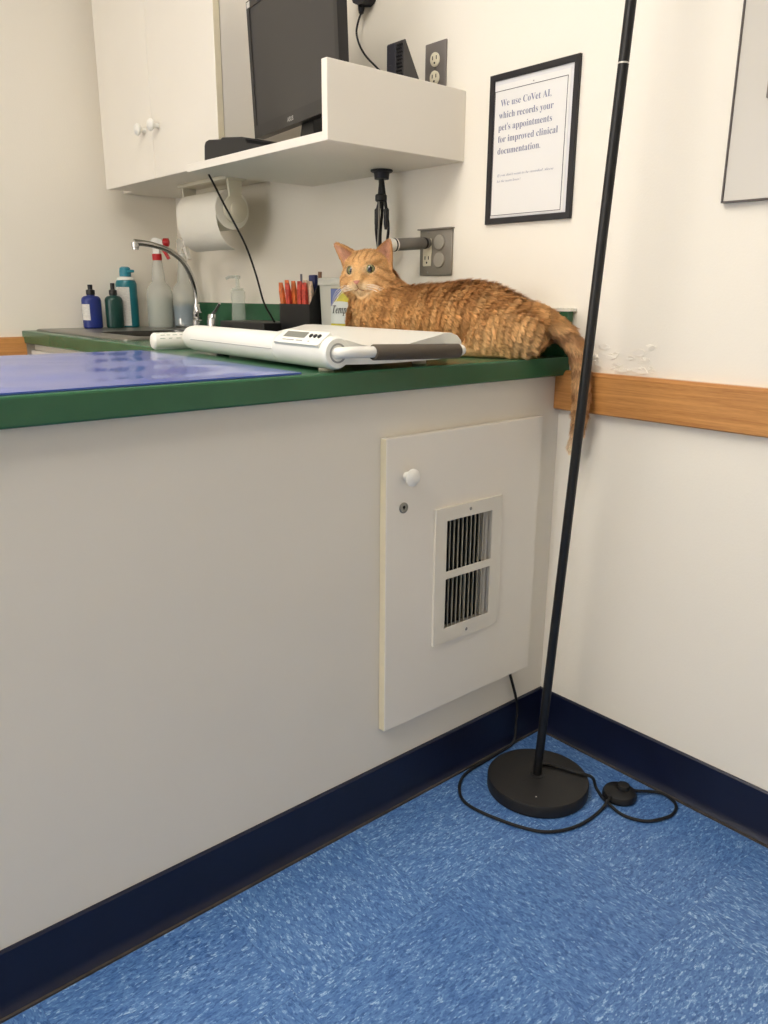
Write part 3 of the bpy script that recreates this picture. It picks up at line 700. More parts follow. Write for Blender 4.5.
for r_ in range(22):
    for c_ in range(3):
        yy = .397 + c_ * .0062 + (.0031 if r_ % 2 else 0); zz = 1.582 - r_ * .0075
        mb.lathe((-.1300, yy, zz), [(.0026, 0), (.0026, .0025), (.0018, .0025), (.0018, .001)], (-1, 0, 0), 6)
mb.build('grille', M_['black'], pcw, smooth=False)
# black low device at the left end of the shelf
mb = MB(); prof = [(.924, zt0 + .0002), (.919, 1.412), (.912, 1.4205), (.895, 1.423), (.835, 1.4165), (.826, 1.4195), (.735, 1.409), (.716, 1.401), (.705, 1.391), (.65, 1.3805), (.632, 1.374), (.628, zt0 + .0002)]
mb.prism([(-.352, y, z) for y, z in prof], (.16, 0, 0))
o = mb.build('desk_device', M_['black'], None, smooth=False); tag(o, 'low black plastic device with sloping top at the left end of the shelf', 'device')
bv = o.modifiers.new('b', 'BEVEL'); bv.width = .003; bv.segments = 2

# black plug adapter on the wall with its cable
pl = thing('power_plug', 'black power plug on the wall right of the monitor', 'power plug', (0, .67, 1.765))
mb = MB(); mb.loft([[(x, y, z) for y, z in ((.640, 1.80), (.640, 1.758), (.648, 1.748), (.662, 1.743), (.682, 1.747), (.694, 1.753), (.700, 1.765), (.700, 1.80))] for x in (-.001, -.034)])
mb.lathe((-.018, .680, 1.752), [(.009, 0), (.0085, -.012), (.0065, -.022), (.004, -.024)], (0, 0, 1), 14); mb.build('body', mat('black_navy_plastic', rgb(26, 26, 34), .45), pl)
mb = MB(); mb.tube([(-.018, .680, 1.732), (-.024, .686, 1.709), (-.028, .687, 1.684), (-.03, .671, 1.652), (-.032, .642, 1.621), (-.034, .596, 1.586), (-.038, .55, 1.552), (-.05, .50, 1.50), (-.07, .47, 1.43), (-.075, .45, 1.39)], .0026, 8); mb.build('cable', M_['rubber'], pl)

# outlets on the right wall
def receptacle(mb_w, mb_d, y, z, x):
    pts = []
    mb_w.lathe((x, y, z), [(.0165, 0), (.0165, .002), (.0155, .0026), (0, .0026)], (-1, 0, 0), 28, squash=(1.0, .9) )
    for dy in (-.0062, .0062): mb_d.box((x - .0032, y + dy - .0011, z - .0005), (x - .0024, y + dy + .0011, z + .0075))
    mb_d.lathe((x - .0024, y, z - .0075), [(.0024, 0), (.0024, .0008), (0, .0008)], (-1, 0, 0), 12)
ou = thing('outlet', 'grey duplex outlet above the shelf end panel', 'outlet', (0, .4185, 1.5))
mb = MB(); mb.box((-.0055, .383, 1.4995), (-.0002, .454, 1.6145), .003, 2); pt = mb.build('cover_plate', M_['plate2'], ou)
for z in (1.5765, 1.5375):
    a, b = MB(), MB(); receptacle(a, b, .4185, z, -.0055); rc = a.build('receptacle', M_['ivory'], ou); b.build('slot', M_['dark'], rc, smooth=False)
MB().sphere((-.0055, .4185, 1.557), (.002, .003, .003), 10).build('screw', M_['steel'], ou)
ob = thing('outlet', 'grey double outlet plate with two round blanks above the cat', 'outlet', (0, .403, 1.087))
mb = MB(); mb.box((-.0055, .3457, 1.087), (-.0002, .4602, 1.1987), .003, 2); mb.box((-.0002, .3430, 1.197), (-.012, .463, 1.200)); mb.build('cover_plate', M_['plate'], ob)
mb = MB(); mb.box((-.0085, .4155, 1.1105), (-.005, .4455, 1.1765), .002, 2); fcx = mb.build('face', M_['ivory'], ob)
mbd = MB(); 
for dy in (-.0062, .0062): mbd.box((-.0092, .4305 + dy - .0011, 1.1265), (-.0084, .4305 + dy + .0011, 1.1345))
mbd.lathe((-.0084, .4305, 1.119), [(.0024, 0), (.0024, .0008), (0, .0008)], (-1, 0, 0), 12); mbd.build('slot', M_['dark'], fcx, smooth=False)
for z in (1.1665, 1.1245):
    MB().lathe((-.0055, .388, z), [(.0180, 0), (.0180, .003), (.0165, .0045), (0, .0048)], (-1, 0, 0), 28).build('blank', M_['knobgrey'], ob, label='round grey blank insert')
for z in (1.191, 1.095): MB().sphere((-.0055, .4305, z), (.0016, .0025, .0025), 10).build('screw', M_['steel'], ob)
ad = thing('plug_adapter', 'grey cylindrical plug sticking out of the outlet above the cat', 'plug', (-.09, .4245, 1.165))
mb = MB(); A = Vector((-.0085, .4265, 1.166)); D = Vector((-.135, -.004, -.011)); 
Dn = D.normalized(); L_ = D.length
mb.lathe(A, [(.012, 0), (.012, .006), (.0135, .010), (.0135, .018), (.0125, .02), (.0125, .024), (.0145, .028), (.0145, L_ * .80), (.0135, L_ * .82)], Dn, 24); b = mb.build('body', M_['greycable'], ad)
mb = MB(); mb.lathe(A, [(.0137, .0105), (.0139, .011), (.0139, .017), (.0137, .0175)], Dn, 24); mb.build('collar', M_['black'], b)
mb = MB(); mb.lathe(A, [(.0135, L_ * .82), (.0155, L_ * .83), (.0150, L_ * .97), (.012, L_)], Dn, 24); mb.build('tip', M_['white'], ad, label='white end of the plug')
mb = MB(); mb.lathe(A, [(.0157, L_ * .86), (.0159, L_ * .862), (.0157, L_ * .89), (.0155, L_ * .892)], Dn, 24); mb.build('band', M_['rubber'], ad)

# cable bundle through the shelf grommet
cb = thing('cable_bundle', 'black cables tied together hanging from a grommet under the shelf', 'cables', (-.061, .546, SHZ))
gx, gy = -.061, .546
mb = MB(); mb.lathe((gx, gy, SHZ), [(.028, -.0005), (.028, -.004), (.025, -.006), (.020, -.006), (.018, -.022), (.0, -.022)]); mb.build('grommet', mat('black_navy_grommet', rgb(24, 25, 38), .5), cb)
cabs = [[(0, 0, -.02), (.0, .0, -.06), (-.006, .010, -.095), (-.006, .014, -.14), (-.004, .008, -.185), (0, .004, -.21), (.006, .012, -.25), (.012, .03, -.33), (.02, .05, -.42)],
        [(0, 0, -.02), (.004, -.004, -.06), (.006, -.012, -.095), (.008, -.018, -.14), (.006, -.012, -.18), (0, 0, -.21), (.0, -.004, -.26), (.0, -.02, -.35), (.02, -.05, -.428)],
        [(0, 0, -.02), (-.003, .003, -.06), (-.006, .004, -.10), (-.006, .0, -.15), (-.004, .0, -.21), (0, .0, -.26), (.01, .01, -.34), (.02, .06, -.425)],
        [(0, .004, -.02), (.006, .006, -.06), (.012, .012, -.10), (.012, .018, -.15), (.01, .016, -.21), (.012, .026, -.26), (.018, .04, -.34), (.02, .10, -.425)]]
for c_ in cabs:
    mb = MB(); mb.tube([(gx + a, gy + b, SHZ + c) for a, b, c in c_], [.0058] * 2 + [.0036] * (len(c_) - 2), 8); mb.build('cable', M_['rubber'], cb)
mb = MB(); mb.tube([(gx - .007, gy + .002, SHZ - .068), (gx - .010, gy - .002, SHZ - .12), (gx - .008, gy + .005, SHZ - .19), (gx - .004, gy + .004, SHZ - .24)], .0022, 8); mb.build('cable', mat('grey_thin_cable', rgb(150, 146, 136), .5), cb, label='thin grey cable')
for k, (a, b, z0, z1, r) in enumerate(((-.004, .012, -.090, -.128, .0072), (.006, -.012, -.090, -.128, .0072))):
    MB().lathe((gx + a, gy + b, SHZ), [(.004, z0), (r, z0 - .004), (r, z1), (.0045, z1 - .014)], (0, 0, 1), 12).build('connector', M_['black'], cb)
for z, r in ((-.066, .015), (-.205, .013)):
    MB().lathe((gx, gy + .002, SHZ + z), [(r * .8, -.009), (r, -.006), (r, .006), (r * .8, .009)], (0, 0, 1), 16).build('strap', M_['black'], cb)
# thin cable from the shelf down to the flat box
cpts = [(-.345, .915, 1.3425), (-.322, .922, 1.312), (-.299, .918, 1.268), (-.276, .904, 1.218), (-.252, .893, 1.163), (-.229, .886, 1.092), (-.206, .888, 1.019), (-.183, .891, .982), (-.168, .892, .962)]
mb = MB(); mb.tube(cpts, .0029, 8); o = mb.build('cable', M_['rubber'], None); tag(o, 'thin black cable hanging from the shelf to the flat black box', 'cable')

# flat black box, organiser with sticks, tub, treat pouch
o = MB().box((-.21, .885, HC + .0005), (-.07, 1.135, HC + .046), .004).build('network_box', M_['black'], None); tag(o, 'flat black electronic box against the green backsplash', 'electronic box')
og = thing('organizer_box', 'black plastic organizer box holding treat sticks', 'organizer', (-.1, .83, HC))
ox0, ox1, oy0, oy1, oz = -.150, -.098, .745, .892, 1.0135
mb = MB()
th = .003
mb.box((ox0, oy0, HC + .0005), (ox1, oy1, HC + .004))
mb.box((ox0, oy0, HC + .004), (ox0 + th, oy1, oz)); mb.box((ox1 - th, oy0, HC + .004), (ox1, oy1, oz)); mb.box((ox0 + th, oy1 - th, HC + .004), (ox1 - th, oy1, oz))
mb.box((ox0 + th, .812, HC + .004), (ox1 - th, .815, oz - .002))
mb.prism([(ox0 + th, oy0, HC + .004), (ox1 - th, oy0, HC + .004), (ox1 - th, oy0, 1.072), (ox0 + .034, oy0, 1.072), (ox0 + th, oy0, oz)], (0, th, 0))
mb.build('box', M_['black'], og, smooth=False)
def stick(x, y, h, m, lean, lab, grp):
    t = MB(); w = .0085
    rows = []
    for k, z in enumerate(np.linspace(HC + .006, HC + h, 7)):
        f = k / 6; ww = w * (1.0 if 0 < k < 6 else 1.05); tt = .0045 if 0 < k < 6 else .0008
        cx = x + lean[0] * f; cy = y + lean[1] * f
        rows.append([(cx - tt, cy - ww, z), (cx + tt, cy - ww, z), (cx + tt, cy + ww, z), (cx - tt, cy + ww, z)])
    t.loft(rows); o = t.build('treat_stick', m, None, angle=60); tag(o, lab, 'treat', grp)
for k, (dy, hh, m, kind) in enumerate([(.874, .154, 'orange', 0), (.861, .161, 'orange', 0), (.850, .152, 'redwrap', 1), (.838, .158, 'orange', 0), (.800, .157, 'redwrap', 1), (.789, .160, 'creamwrap', 2), (.777, .153, 'redwrap', 1), (.766, .157, 'creamwrap', 2)]):
    lab = ('orange wrapped treat stick standing in the black organizer box', 'red wrapped treat stick standing in the black organizer box', 'cream wrapped treat stick standing in the black organizer box')[kind]
    stick(-.136 + .012 * (k % 2), dy, hh + .004, M_[m], (-.004, .024 if dy > .85 else (.014 if dy > .82 else .004)), lab, 'treat sticks in the organizer box')
o = MB().tube([(-.112, .829, HC + .006), (-.114, .832, HC + .181)], .0032, 10).build('pen', mat('grey_pen', rgb(110, 108, 116), .4), None); tag(o, 'thin grey pen standing among the treat sticks', 'pen')
mb = MB(); mb.box((-.115, .766, HC + .006), (-.103, .796, HC + .178), .003); o = mb.build('highlighter', M_['navyp'], None); tag(o, 'wide navy blue marker standing at the back of the organizer', 'marker')
mb = MB(); mb.tube([(-.110, .755, HC + .006), (-.109, .749, HC + .186)], [.0035, .0055], 10); o = mb.build('pen', M_['penbrown'], None); tag(o, 'brown pen standing at the right corner of the organizer', 'pen')
tb = thing('storage_tub', 'translucent white plastic tub behind the yellow treat pouch', 'tub', (-.085, .675, HC))
mb = MB(); mb.loft([rr(-.122, -.045, .640, .732, .014, HC + .0005), rr(-.127, -.040, .632, .738, .016, HC + .153)]); mb.build('body', M_['tub'], tb)
mb = MB(); mb.loft([rr(-.131, -.036, .628, .742, .018, HC + .150), rr(-.131, -.036, .628, .742, .018, HC + .166), rr(-.128, -.039, .631, .739, .016, HC + .169)]); mb.build('lid', M_['tub'], tb)
bg = thing('treat_pouch', 'yellow and white cat treat pouch with blue corner beside the cat', 'treat pouch', (-.18, .6, HC))
# pouch: pillow shape, front faces the viewer
pw = Vector((.62, -.78, 0)).normalized(); pn = Vector((-.78, -.62, 0)).normalized(); PB = Vector((-.151, .644, HC + .0008))
def pf(u, v, k):                                      # u across 0..1, v up 0..1
    bul = .017 * (1 - v ** 2 * .9) * (sin(pi * min(max(u, 0), 1)) ** .6) + .001
    return PB + pw * (u * .098) + Vector((0, 0, v * .142)) + pn * (bul * k)
def patch(u0, u1, vf0, vf1, m, name, parent, off=0.0, nu=16, nv=12, full=False):
    vs = []; fs = []
    for kk in ((1, -1) if full else (1,)):
        b0 = len(vs)
        for i in range(nu + 1):
            u = u0 + (u1 - u0) * i / nu
            for j in range(nv + 1):
                v = vf0(u) + (vf1(u) - vf0(u)) * j / nv
                vs.append(pf(u, v, kk) + pn * off * kk)
        for i in range(nu):
            for j in range(nv):
                a = b0 + i * (nv + 1) + j; q = (a, a + nv + 1, a + nv + 2, a + 1); fs.append(q if kk > 0 else q[::-1])
    mb = MB(); mb.add(vs, fs); return mb.build(name, m, parent, angle=80)
body = patch(0, 1, lambda u: 0, lambda u: 1, M_['bagy'], 'body', bg, full=True)
patch(.0, 1, lambda u: .36, lambda u: .74 + .02 * sin(u * 6), M_['bagw'], 'band', body, .0007)
patch(.0, .30, lambda u: .66 + u * .9, lambda u: .99, M_['bagb'], 'corner', body, .0012)
tm = text_mb('Temptations', .030, (0, 0, 0), ex=(1, 0, 0), ey=(0, 1, 0), italic=True, width=.090)
mb = MB(); mb.add([pf(.04 + v[0] / .098, .545 + v[1] / .142, 1) + pn * .0016 for v in tm.v], tm.f); mb.build('lettering', mat('black_ink', rgb(30, 30, 34), .5), body, smooth=False)
tm = text_mb('CLASSIC', .010, (0, 0, 0), ex=(1, 0, 0), ey=(0, 1, 0), serif=False)

# ------------------------------------------------------------------ framed notice and whiteboard on the right wall
SY1_, SY0_, SZ0_, SZ1_ = .2392, .000, 1.1983, 1.5085
fw = .0130
fn = thing('framed_notice', 'black framed paper notice on the wall above the cat', 'framed notice', (0, .1176, SZ0_))
mb = MB()
def fring(d, x): return [(x, SY1_ - d, SZ0_ + d), (x, SY0_ + d, SZ0_ + d), (x, SY0_ + d, SZ1_ - d), (x, SY1_ - d, SZ1_ - d)]
R4 = [fring(0, -.0005), fring(0, -.0075), fring(.001, -.0085), fring(fw - .0015, -.0085), fring(fw, -.007), fring(fw, -.0005)]
mb.loft(R4, cap=False); mb.build('frame', M_['frame'], fn, smooth=False)
MB().box((-.0040, SY0_ + fw - .001, SZ0_ + fw - .001), (-.001, SY1_ - fw + .001, SZ1_ - fw + .001)).build('backing', M_['mount'], fn, smooth=False)
pa = MB().box((-.0050, SY0_ + .022, SZ0_ + .016), (-.0041, SY1_ - .0155, SZ1_ - .022)).build('paper', M_['paper'], fn, smooth=False)
Wd, Hd = SY1_ - SY0_, SZ1_ - SZ0_
def sp_(u, v): return (SY1_ - u * Wd, SZ1_ - v * Hd)
mb = MB()
by0, bz1 = .2245, 1.4745; by1, bz0 = .0275, 1.2165; lw = .0011
for a, b in (((by0, bz1), (by1, bz1 - lw)), ((by0, bz0 + lw), (by1, bz0)), ((by0, bz1), (by0 - lw, bz0)), ((by1 + lw, bz1), (by1, bz0))):
    mb.box((-.0056, b[0], b[1]), (-.0050, a[0], a[1]))
mb.build('border_line', M_['inkd'], pa, smooth=False)
L1 = [('We use CoVet AI,', .207, .068), ('which records your', .2105, .061), ("pet's appointments", .2115, .064), ('for improved clinical', .2115, .047), ('documentation.', .2115, .091)]
def line(body, y0, y1, z, size, off, it=False):
    t = text_mb(body, size, (-.0054, y0, z), width=y0 - y1, offset=off, italic=it)
    return t.build('writing_line', M_['ink'], pa, smooth=False)
for k, (s_, y0, y1) in enumerate(L1): line(s_, y0, y1, 1.4425 - k * .0243, .0195, -.00010)
line("If you don't want to be recorded, please", .2085, .051, 1.2988, .0074, -.0001, True)
line('let the team know!', .2085, .141, 1.2865, .0074, -.0001, True)
MB().sphere((-.0050, .118, SZ1_ - .029), (.0006, .0018, .0014), 10).build('pin', M_['seam'], fn)

wb = thing('whiteboard', 'large whiteboard with thin dark edge on the right wall', 'whiteboard', (0, -.93, 1.2021))
WY1, WY0, WZ0, WZ1 = -.3308, -1.53, 1.2021, 2.1
MB().box((-.010, WY0 + .002, WZ0 + .002), (-.0005, WY1 - .002, WZ1 - .002)).build('panel', M_['board'], wb, smooth=False)
mb = MB(); e = .0028
for y0, y1, z0, z1 in ((WY0, WY1, WZ0, WZ0 + e), (WY0, WY1, WZ1 - e, WZ1), (WY0, WY0 + e, WZ0 + e, WZ1 - e), (WY1 - e, WY1, WZ0 + e, WZ1 - e)):
    mb.box((-.013, y0, z0), (-.0005, y1, z1))
mb.build('edge_frame', M_['bframe'], wb, smooth=False)
mb = MB(); mb.box((-.0165, -.404, 1.362), (-.0100, -.390, 1.392), .002); o = mb.build('magnet', M_['plate2'], None); tag(o, 'small grey magnet on the whiteboard', 'magnet')

# ------------------------------------------------------------------ floor lamp
LB = Vector((-.2085, -.164, 0)); LF = Vector((-.2065, -.160, .03)); ld = Vector((.758, -.652, 0)) * .047
lp = thing('floor_lamp', 'black floor lamp pole on a heavy round base in the corner', 'floor lamp', LB)
mb = MB(); mb.lathe(LB, [(.105, 0), (.1085, .002), (.109, .004), (.109, .0265), (.1075, .029), (.1, .0297), (0, .0297)], (0, 0, 1), 72); bs = mb.build('base', M_['blackm'], lp)
MB().lathe(LF, [(.016, -.0004), (.0155, .002), (.012, .003)], (0, 0, 1), 24).build('washer', M_['blackm'], lp)
MB().sphere(LB + Vector((-.062, -.045, .0297)), (.0022, .0016, .0004), 8).build('mark', M_['ringm'], bs)
RZ = 1.424
def lpos(z): return LF + (Vector((0, 0, 1)) + ld) * (z - .03)
mb = MB(); mb.tube([lpos(.03), lpos(RZ)], .0094, 20, smooth=False); mb.build('pole', M_['pole'], lp)
mb = MB(); mb.tube([lpos(RZ + .0026), lpos(1.83)], .0094, 20, smooth=False); mb.build('pole', M_['pole'], lp)
mb = MB(); mb.tube([lpos(RZ), lpos(RZ + .0026)], .0096, 20, smooth=False); mb.build('joint_ring', M_['ringm'], lp)
mb = MB(); c = lpos(1.83); mb.lathe(c, [(.012, -.004), (.03, .0), (.09, .035), (.125, .085), (.122, .085), (.087, .038), (.028, .006), (0, .006)], (0, 0, 1), 48); mb.build('shade', M_['blackm'], lp)
# cord with foot switch
zc = .0042
P_ = [(-.198, -.147, .0335), (-.165, -.150, .0335), (-.150, -.180, .0336), (-.140, -.212, .0336), (-.130, -.232, .0336), (-.1205, -.245, .027), (-.1195, -.253, .009), (-.125, -.266, zc), (-.134, -.280, zc), (-.144, -.297, zc + .004), (-.151, -.33, zc), (-.149, -.357, zc), (-.134, -.383, zc), (-.112, -.397, zc), (-.077, -.408, zc), (-.046, -.402, zc), (-.028, -.385, zc), (-.025, -.358, zc + .002), (-.044, -.336, zc + .004), (-.060, -.325, .010), (-.080, -.310, .014)]
Q_ = [(-.128, -.298, .014), (-.146, -.301, zc + .008), (-.17, -.303, zc), (-.219, -.306, zc), (-.259, -.301, zc), (-.294, -.288, zc), (-.325, -.264, zc), (-.347, -.223, zc), (-.359, -.188, zc), (-.369, -.151, zc), (-.373, -.112, zc), (-.364, -.082, zc), (-.339, -.054, zc), (-.31, -.036, zc), (-.275, -.028, zc), (-.229, -.026, zc), (-.183, -.024, zc), (-.13, -.022, zc + .002), (-.112, -.019, .018), (-.104, -.0135, .053), (-.102, -.0135, .09), (-.113, -.0125, .131), (-.127, -.0085, .177), (-.130, -.006, .192)]
mb = MB(); mb.tube(P_, .0034, 8); mb.tube(Q_, .0034, 8)
cd = mb.build('cord', M_['rubber'], lp)
S = Vector((-.100, -.300, 0))
mb = MB(); mb.lathe(S, [(.033, .0005), (.036, .004), (.036, .010), (.033, .016), (.022, .021), (.0, .023)], (0, 0, 1), 40); fs = mb.build('foot_switch', M_['black'], lp, label='round black foot switch on the cord')
mb = MB(); mb.lathe(S + Vector((.006, -.004, .018)), [(.014, 0), (.014, .010), (.012, .013), (0, .014)], (0, 0, 1), 28); mb.build('button', M_['rubber'], fs)

# ------------------------------------------------------------------ the cat
A_ = np.array([-.355, .935, 0.]); A_ /= np.linalg.norm(A_); Lc = np.array([-A_[1], A_[0], 0.]); Zc = np.array([0, 0, 1.])
R0 = np.array([-.100, .035, HC])
def CW(s, l, h): return R0 + A_ * s + Lc * l + Zc * h
HP = np.array([-.245, .379, 1.088])                      # middle of the skull
F_ = np.array([-.875, -.471, -.06]); F_ /= np.linalg.norm(F_)
S_ = np.cross(F_, Zc); S_ /= np.linalg.norm(S_)           # to the right in the picture (the cat's left)
if S_ @ np.array([.758, -.652, 0]) < 0: S_ = -S_
U_ = np.cross(S_, F_); U_ = U_ if U_[2] > 0 else -U_
ro = radians(3); S_, U_ = S_ * cos(ro) + U_ * sin(ro), U_ * cos(ro) - S_ * sin(ro)
def HW(f_, s, u_): return HP + F_ * f_ + S_ * s + U_ * u_
TAIL = np.array([CW(.005, 0, .072), CW(-.030, 0, .076), (-.078, -.011, .986), (-.068, -.029, .976), (-.061, -.051, .961), (-.055, -.069, .941), (-.051, -.080, .915), (-.049, -.087, .881), (-.048, -.090, .840), (-.049, -.092, .798), (-.050, -.088, .761), (-.052, -.080, .728)], float)
TR_ = np.array([.030, .029, .0255, .0225, .0195, .0175, .0165, .016, .0155, .0142, .012, .0075])
PR = []                                                  # (kind, data, blend, region)
def ell(c, axes, rad, k=.02, reg='body'): PR.append(('e', (np.array(c), np.array(axes), np.array(rad)), k, reg))
def cap(p, q, r0, r1, k=.012, reg='body'): PR.append(('c', (np.array(p, float), np.array(q, float), r0, r1), k, reg))
BX = np.array([A_, Lc, Zc]); HX = np.array([F_, S_, U_])
ell(CW(.014, 0, .056), BX, (.076, .070, .057), .02)
ell(CW(.110, 0, .074), BX, (.115, .080, .0755), .03)
ell(CW(.190, 0, .072), BX, (.130, .080, .0735), .03)
ell(CW(.285, 0, .070), BX, (.100, .070, .069), .03)
ell(CW(.362, 0, .070), BX, (.062, .058, .066), .03)
# haunches and hind paws
for sg in (1, -1):
    ell(CW(.002 + (.045 if sg < 0 else 0), sg * .056, .045), BX, (.068, .038, .049), .009, 'haunch')
    ell(CW(.058, sg * .072, .033), BX, (.042, .021, .035), .009, 'haunch')
    cap(CW(.010, sg * .070, .013), CW(.105, sg * .082, .013), .0125, .0135, .012, 'paw')
    cap(CW(.105, sg * .082, .0135), CW(.122, sg * .083, .0125), .0145, .012, .006, 'paw')
    # forelegs folded forward under the chest
    cap(CW(.300, sg * .052, .060), CW(.285, sg * .056, .026), .030, .022, .02, 'body')
    cap(CW(.285, sg * .056, .022), CW(.375, sg * .040, .017), .0185, .0155, .014, 'paw')
    cap(CW(.375, sg * .040, .017), CW(.400, sg * .036, .0145), .0165, .0135, .006, 'paw')
# shoulders, neck
ell(CW(.305, .040, .078), BX, (.055, .032, .055), .02); ell(CW(.305, -.040, .078), BX, (.055, .032, .055), .02)
nb = CW(.325, 0, .095); cap(nb, HP - F_ * .020 - U_ * .012, .060, .046, .025, 'neck')
cap(CW(.350, .0, .075), HW(.005, 0, -.035), .054, .034, .02, 'neck')
# tail
for i in range(len(TAIL) - 1): cap(TAIL[i], TAIL[i + 1], TR_[i], TR_[i + 1], .014 if i < 2 else .005, 'tail')
# head
ell(HW(0, 0, .003), HX, (.052, .0515, .0475), .015, 'head')
for sg in (-1, 1):
    ell(HW(.010, sg * .034, -.018), HX, (.034, .0265, .030), .014, 'head')
    ell(HW(.041, sg * .0140, -.0265), HX, (.0185, .0175, .0140), .007, 'muzzle')
    ell(HW(.0275, sg * .0235, .0255), HX, (.0185, .0180, .0095), .008, 'head')
cap(HW(.036, 0, .022), HW(.0585, 0, -.0165), .0150, .0105, .010, 'head')
ell(HW(.040, 0, -.0385), HX, (.0145, .0145, .0100), .007, 'muzzle')
EARS = []
for sg in (-1, 1):
    b = HW(-.006, sg * .0345, .026); t = HW(-.006, .0570, .0680) if sg > 0 else HW(-.006, -.0785, .0690)
    ax = t - b; hh = np.linalg.norm(ax); ax /= hh
    fn_ = F_ * .92 + S_ * sg * .25 - U_ * .1; fn_ -= ax * (fn_ @ ax); fn_ /= np.linalg.norm(fn_); sd = np.cross(ax, fn_)
    EARS.append((b, ax, fn_, sd, hh))
    PR.append(('ear', EARS[-1], .007, 'ear'))
def sd_prim(kind, d, P):
    if kind == 'e':
        c, ax, r_ = d; q = (P - c) @ ax.T
        k0 = np.linalg.norm(q / r_, axis=1); k1 = np.linalg.norm(q / (r_ * r_), axis=1)
        return k0 * (k0 - 1) / np.maximum(k1, 1e-9)
    if kind == 'c':
        p, q, r0, r1 = d; v = q - p; t = np.clip(((P - p) @ v) / (v @ v), 0, 1)
        return np.linalg.norm(P - p - t[:, None] * v, axis=1) - (r0 + (r1 - r0) * t)
    b, ax, fn_, sd, hh = d
    q = P - b; h = q @ ax; x = q @ sd; y = q @ fn_
    t = np.clip(h / hh, -.25, 1)
    hw = np.clip(.0245 * (1 - t) ** .80, .0004, None) + .0022 * (t < 1)
    # a curved leaf: thin shell, rim bending forward
    yc = .34 * x * x / .02 - .004 * (1 - t)
    th = .0030 + .0025 * (1 - t)
    dx = np.abs(x) - hw; dy = np.abs(y - yc) - th; dz = np.maximum(h - hh, -.25 * hh - h)
    e = np.stack([dx, dy, dz], 1)
    return (np.linalg.norm(np.maximum(e, 0), axis=1) + np.minimum(e.max(1), 0)) * .85 - .0012
def sdf(P, regions=False):
    d = None; best = None; reg = None
    for i, (k_, dat, k, rg) in enumerate(PR):
        di = sd_prim(k_, dat, P)
        if d is None: d = di.copy(); best = di.copy(); reg = np.zeros(len(P), int)
        else:
            h = np.maximum(k - np.abs(d - di), 0) / k
            d = np.minimum(d, di) - h * h * k * .25
        if regions: m = di < best; best = np.where(m, di, best); reg = np.where(m, i, reg)
    # belly and paws rest flat on the counter
    fl = HC + .0012 - P[:, 2]; on = (P[:, 1] > -.026)
    d = np.where(on, np.maximum(d, fl), d)
    return (d, reg) if regions else d
def grad(P, e=4e-4):
    g = np.empty_like(P)
    for i in range(3):
        q = P.copy(); q[:, i] += e; a = sdf(q); q[:, i] -= 2 * e; g[:, i] = (a - sdf(q)) / (2 * e)
    return g
def surface_nets(lo, hi, h):
    n = np.ceil((hi - lo) / h).astype(int) + 1
    g = [lo[i] + h * np.arange(n[i]) for i in range(3)]
    V = np.empty(n)
    for i in range(n[0]):
        Y, Z = np.meshgrid(g[1], g[2], indexing='ij'); P = np.stack([np.full(Y.size, g[0][i]), Y.ravel(), Z.ravel()], 1)
        V[i] = sdf(P).reshape(n[1], n[2])
    ins = V < 0
    c = np.zeros(n - 1, int); acc = np.zeros(tuple(n - 1) + (3,)); cnt = np.zeros(n - 1)
    sl = lambda o, ax_n: slice(o, ax_n - 1 + o)
    corners = [(a, b, c_) for a in (0, 1) for b in (0, 1) for c_ in (0, 1)]
    for ca in corners:
        for ax in range(3):
            if ca[ax] == 1: continue
            cb = list(ca); cb[ax] = 1
            va = V[sl(ca[0], n[0]), sl(ca[1], n[1]), sl(ca[2], n[2])]; vb = V[sl(cb[0], n[0]), sl(cb[1], n[1]), sl(cb[2], n[2])]
            m = (va < 0) != (vb < 0); t = np.where(m, va / np.where(m, va - vb, 1), 0)
            for k in range(3):
                acc[..., k] += np.where(m, ca[k] + (t if k == ax else 0), 0)
            cnt += m
    act = cnt > 0; idx = -np.ones(n - 1, int); idx[act] = np.arange(act.sum())
    ii = np.argwhere(act); vt = lo + h * (ii + acc[act] / cnt[act][:, None])
    F = []
    for ax in range(3):
        b, c_ = (ax + 1) % 3, (ax + 2) % 3
        sA = [slice(None)] * 3; sB = [slice(None)] * 3; sA[ax] = slice(0, n[ax] - 1); sB[ax] = slice(1, n[ax])
        ia, ib = ins[tuple(sA)], ins[tuple(sB)]; m = ia != ib
        e = np.argwhere(m); e = e[(e[:, b] > 0) & (e[:, c_] > 0) & (e[:, b] < n[b] - 1) & (e[:, c_] < n[c_] - 1)]
        def at_(ob, oc):
            q = e.copy(); q[:, b] -= ob; q[:, c_] -= oc; return idx[q[:, 0], q[:, 1], q[:, 2]]
        q = np.stack([at_(1, 1), at_(0, 1), at_(0, 0), at_(1, 0)], 1)
        fl = ia[e[:, 0], e[:, 1], e[:, 2]]; q[~fl] = q[~fl][:, ::-1]; F.append(q)
    return vt, np.concatenate(F)
LO = np.array([-.345, -.145, .695]); HI = np.array([.0, .505, 1.195])
CV, CF_ = surface_nets(LO, HI, .0036)
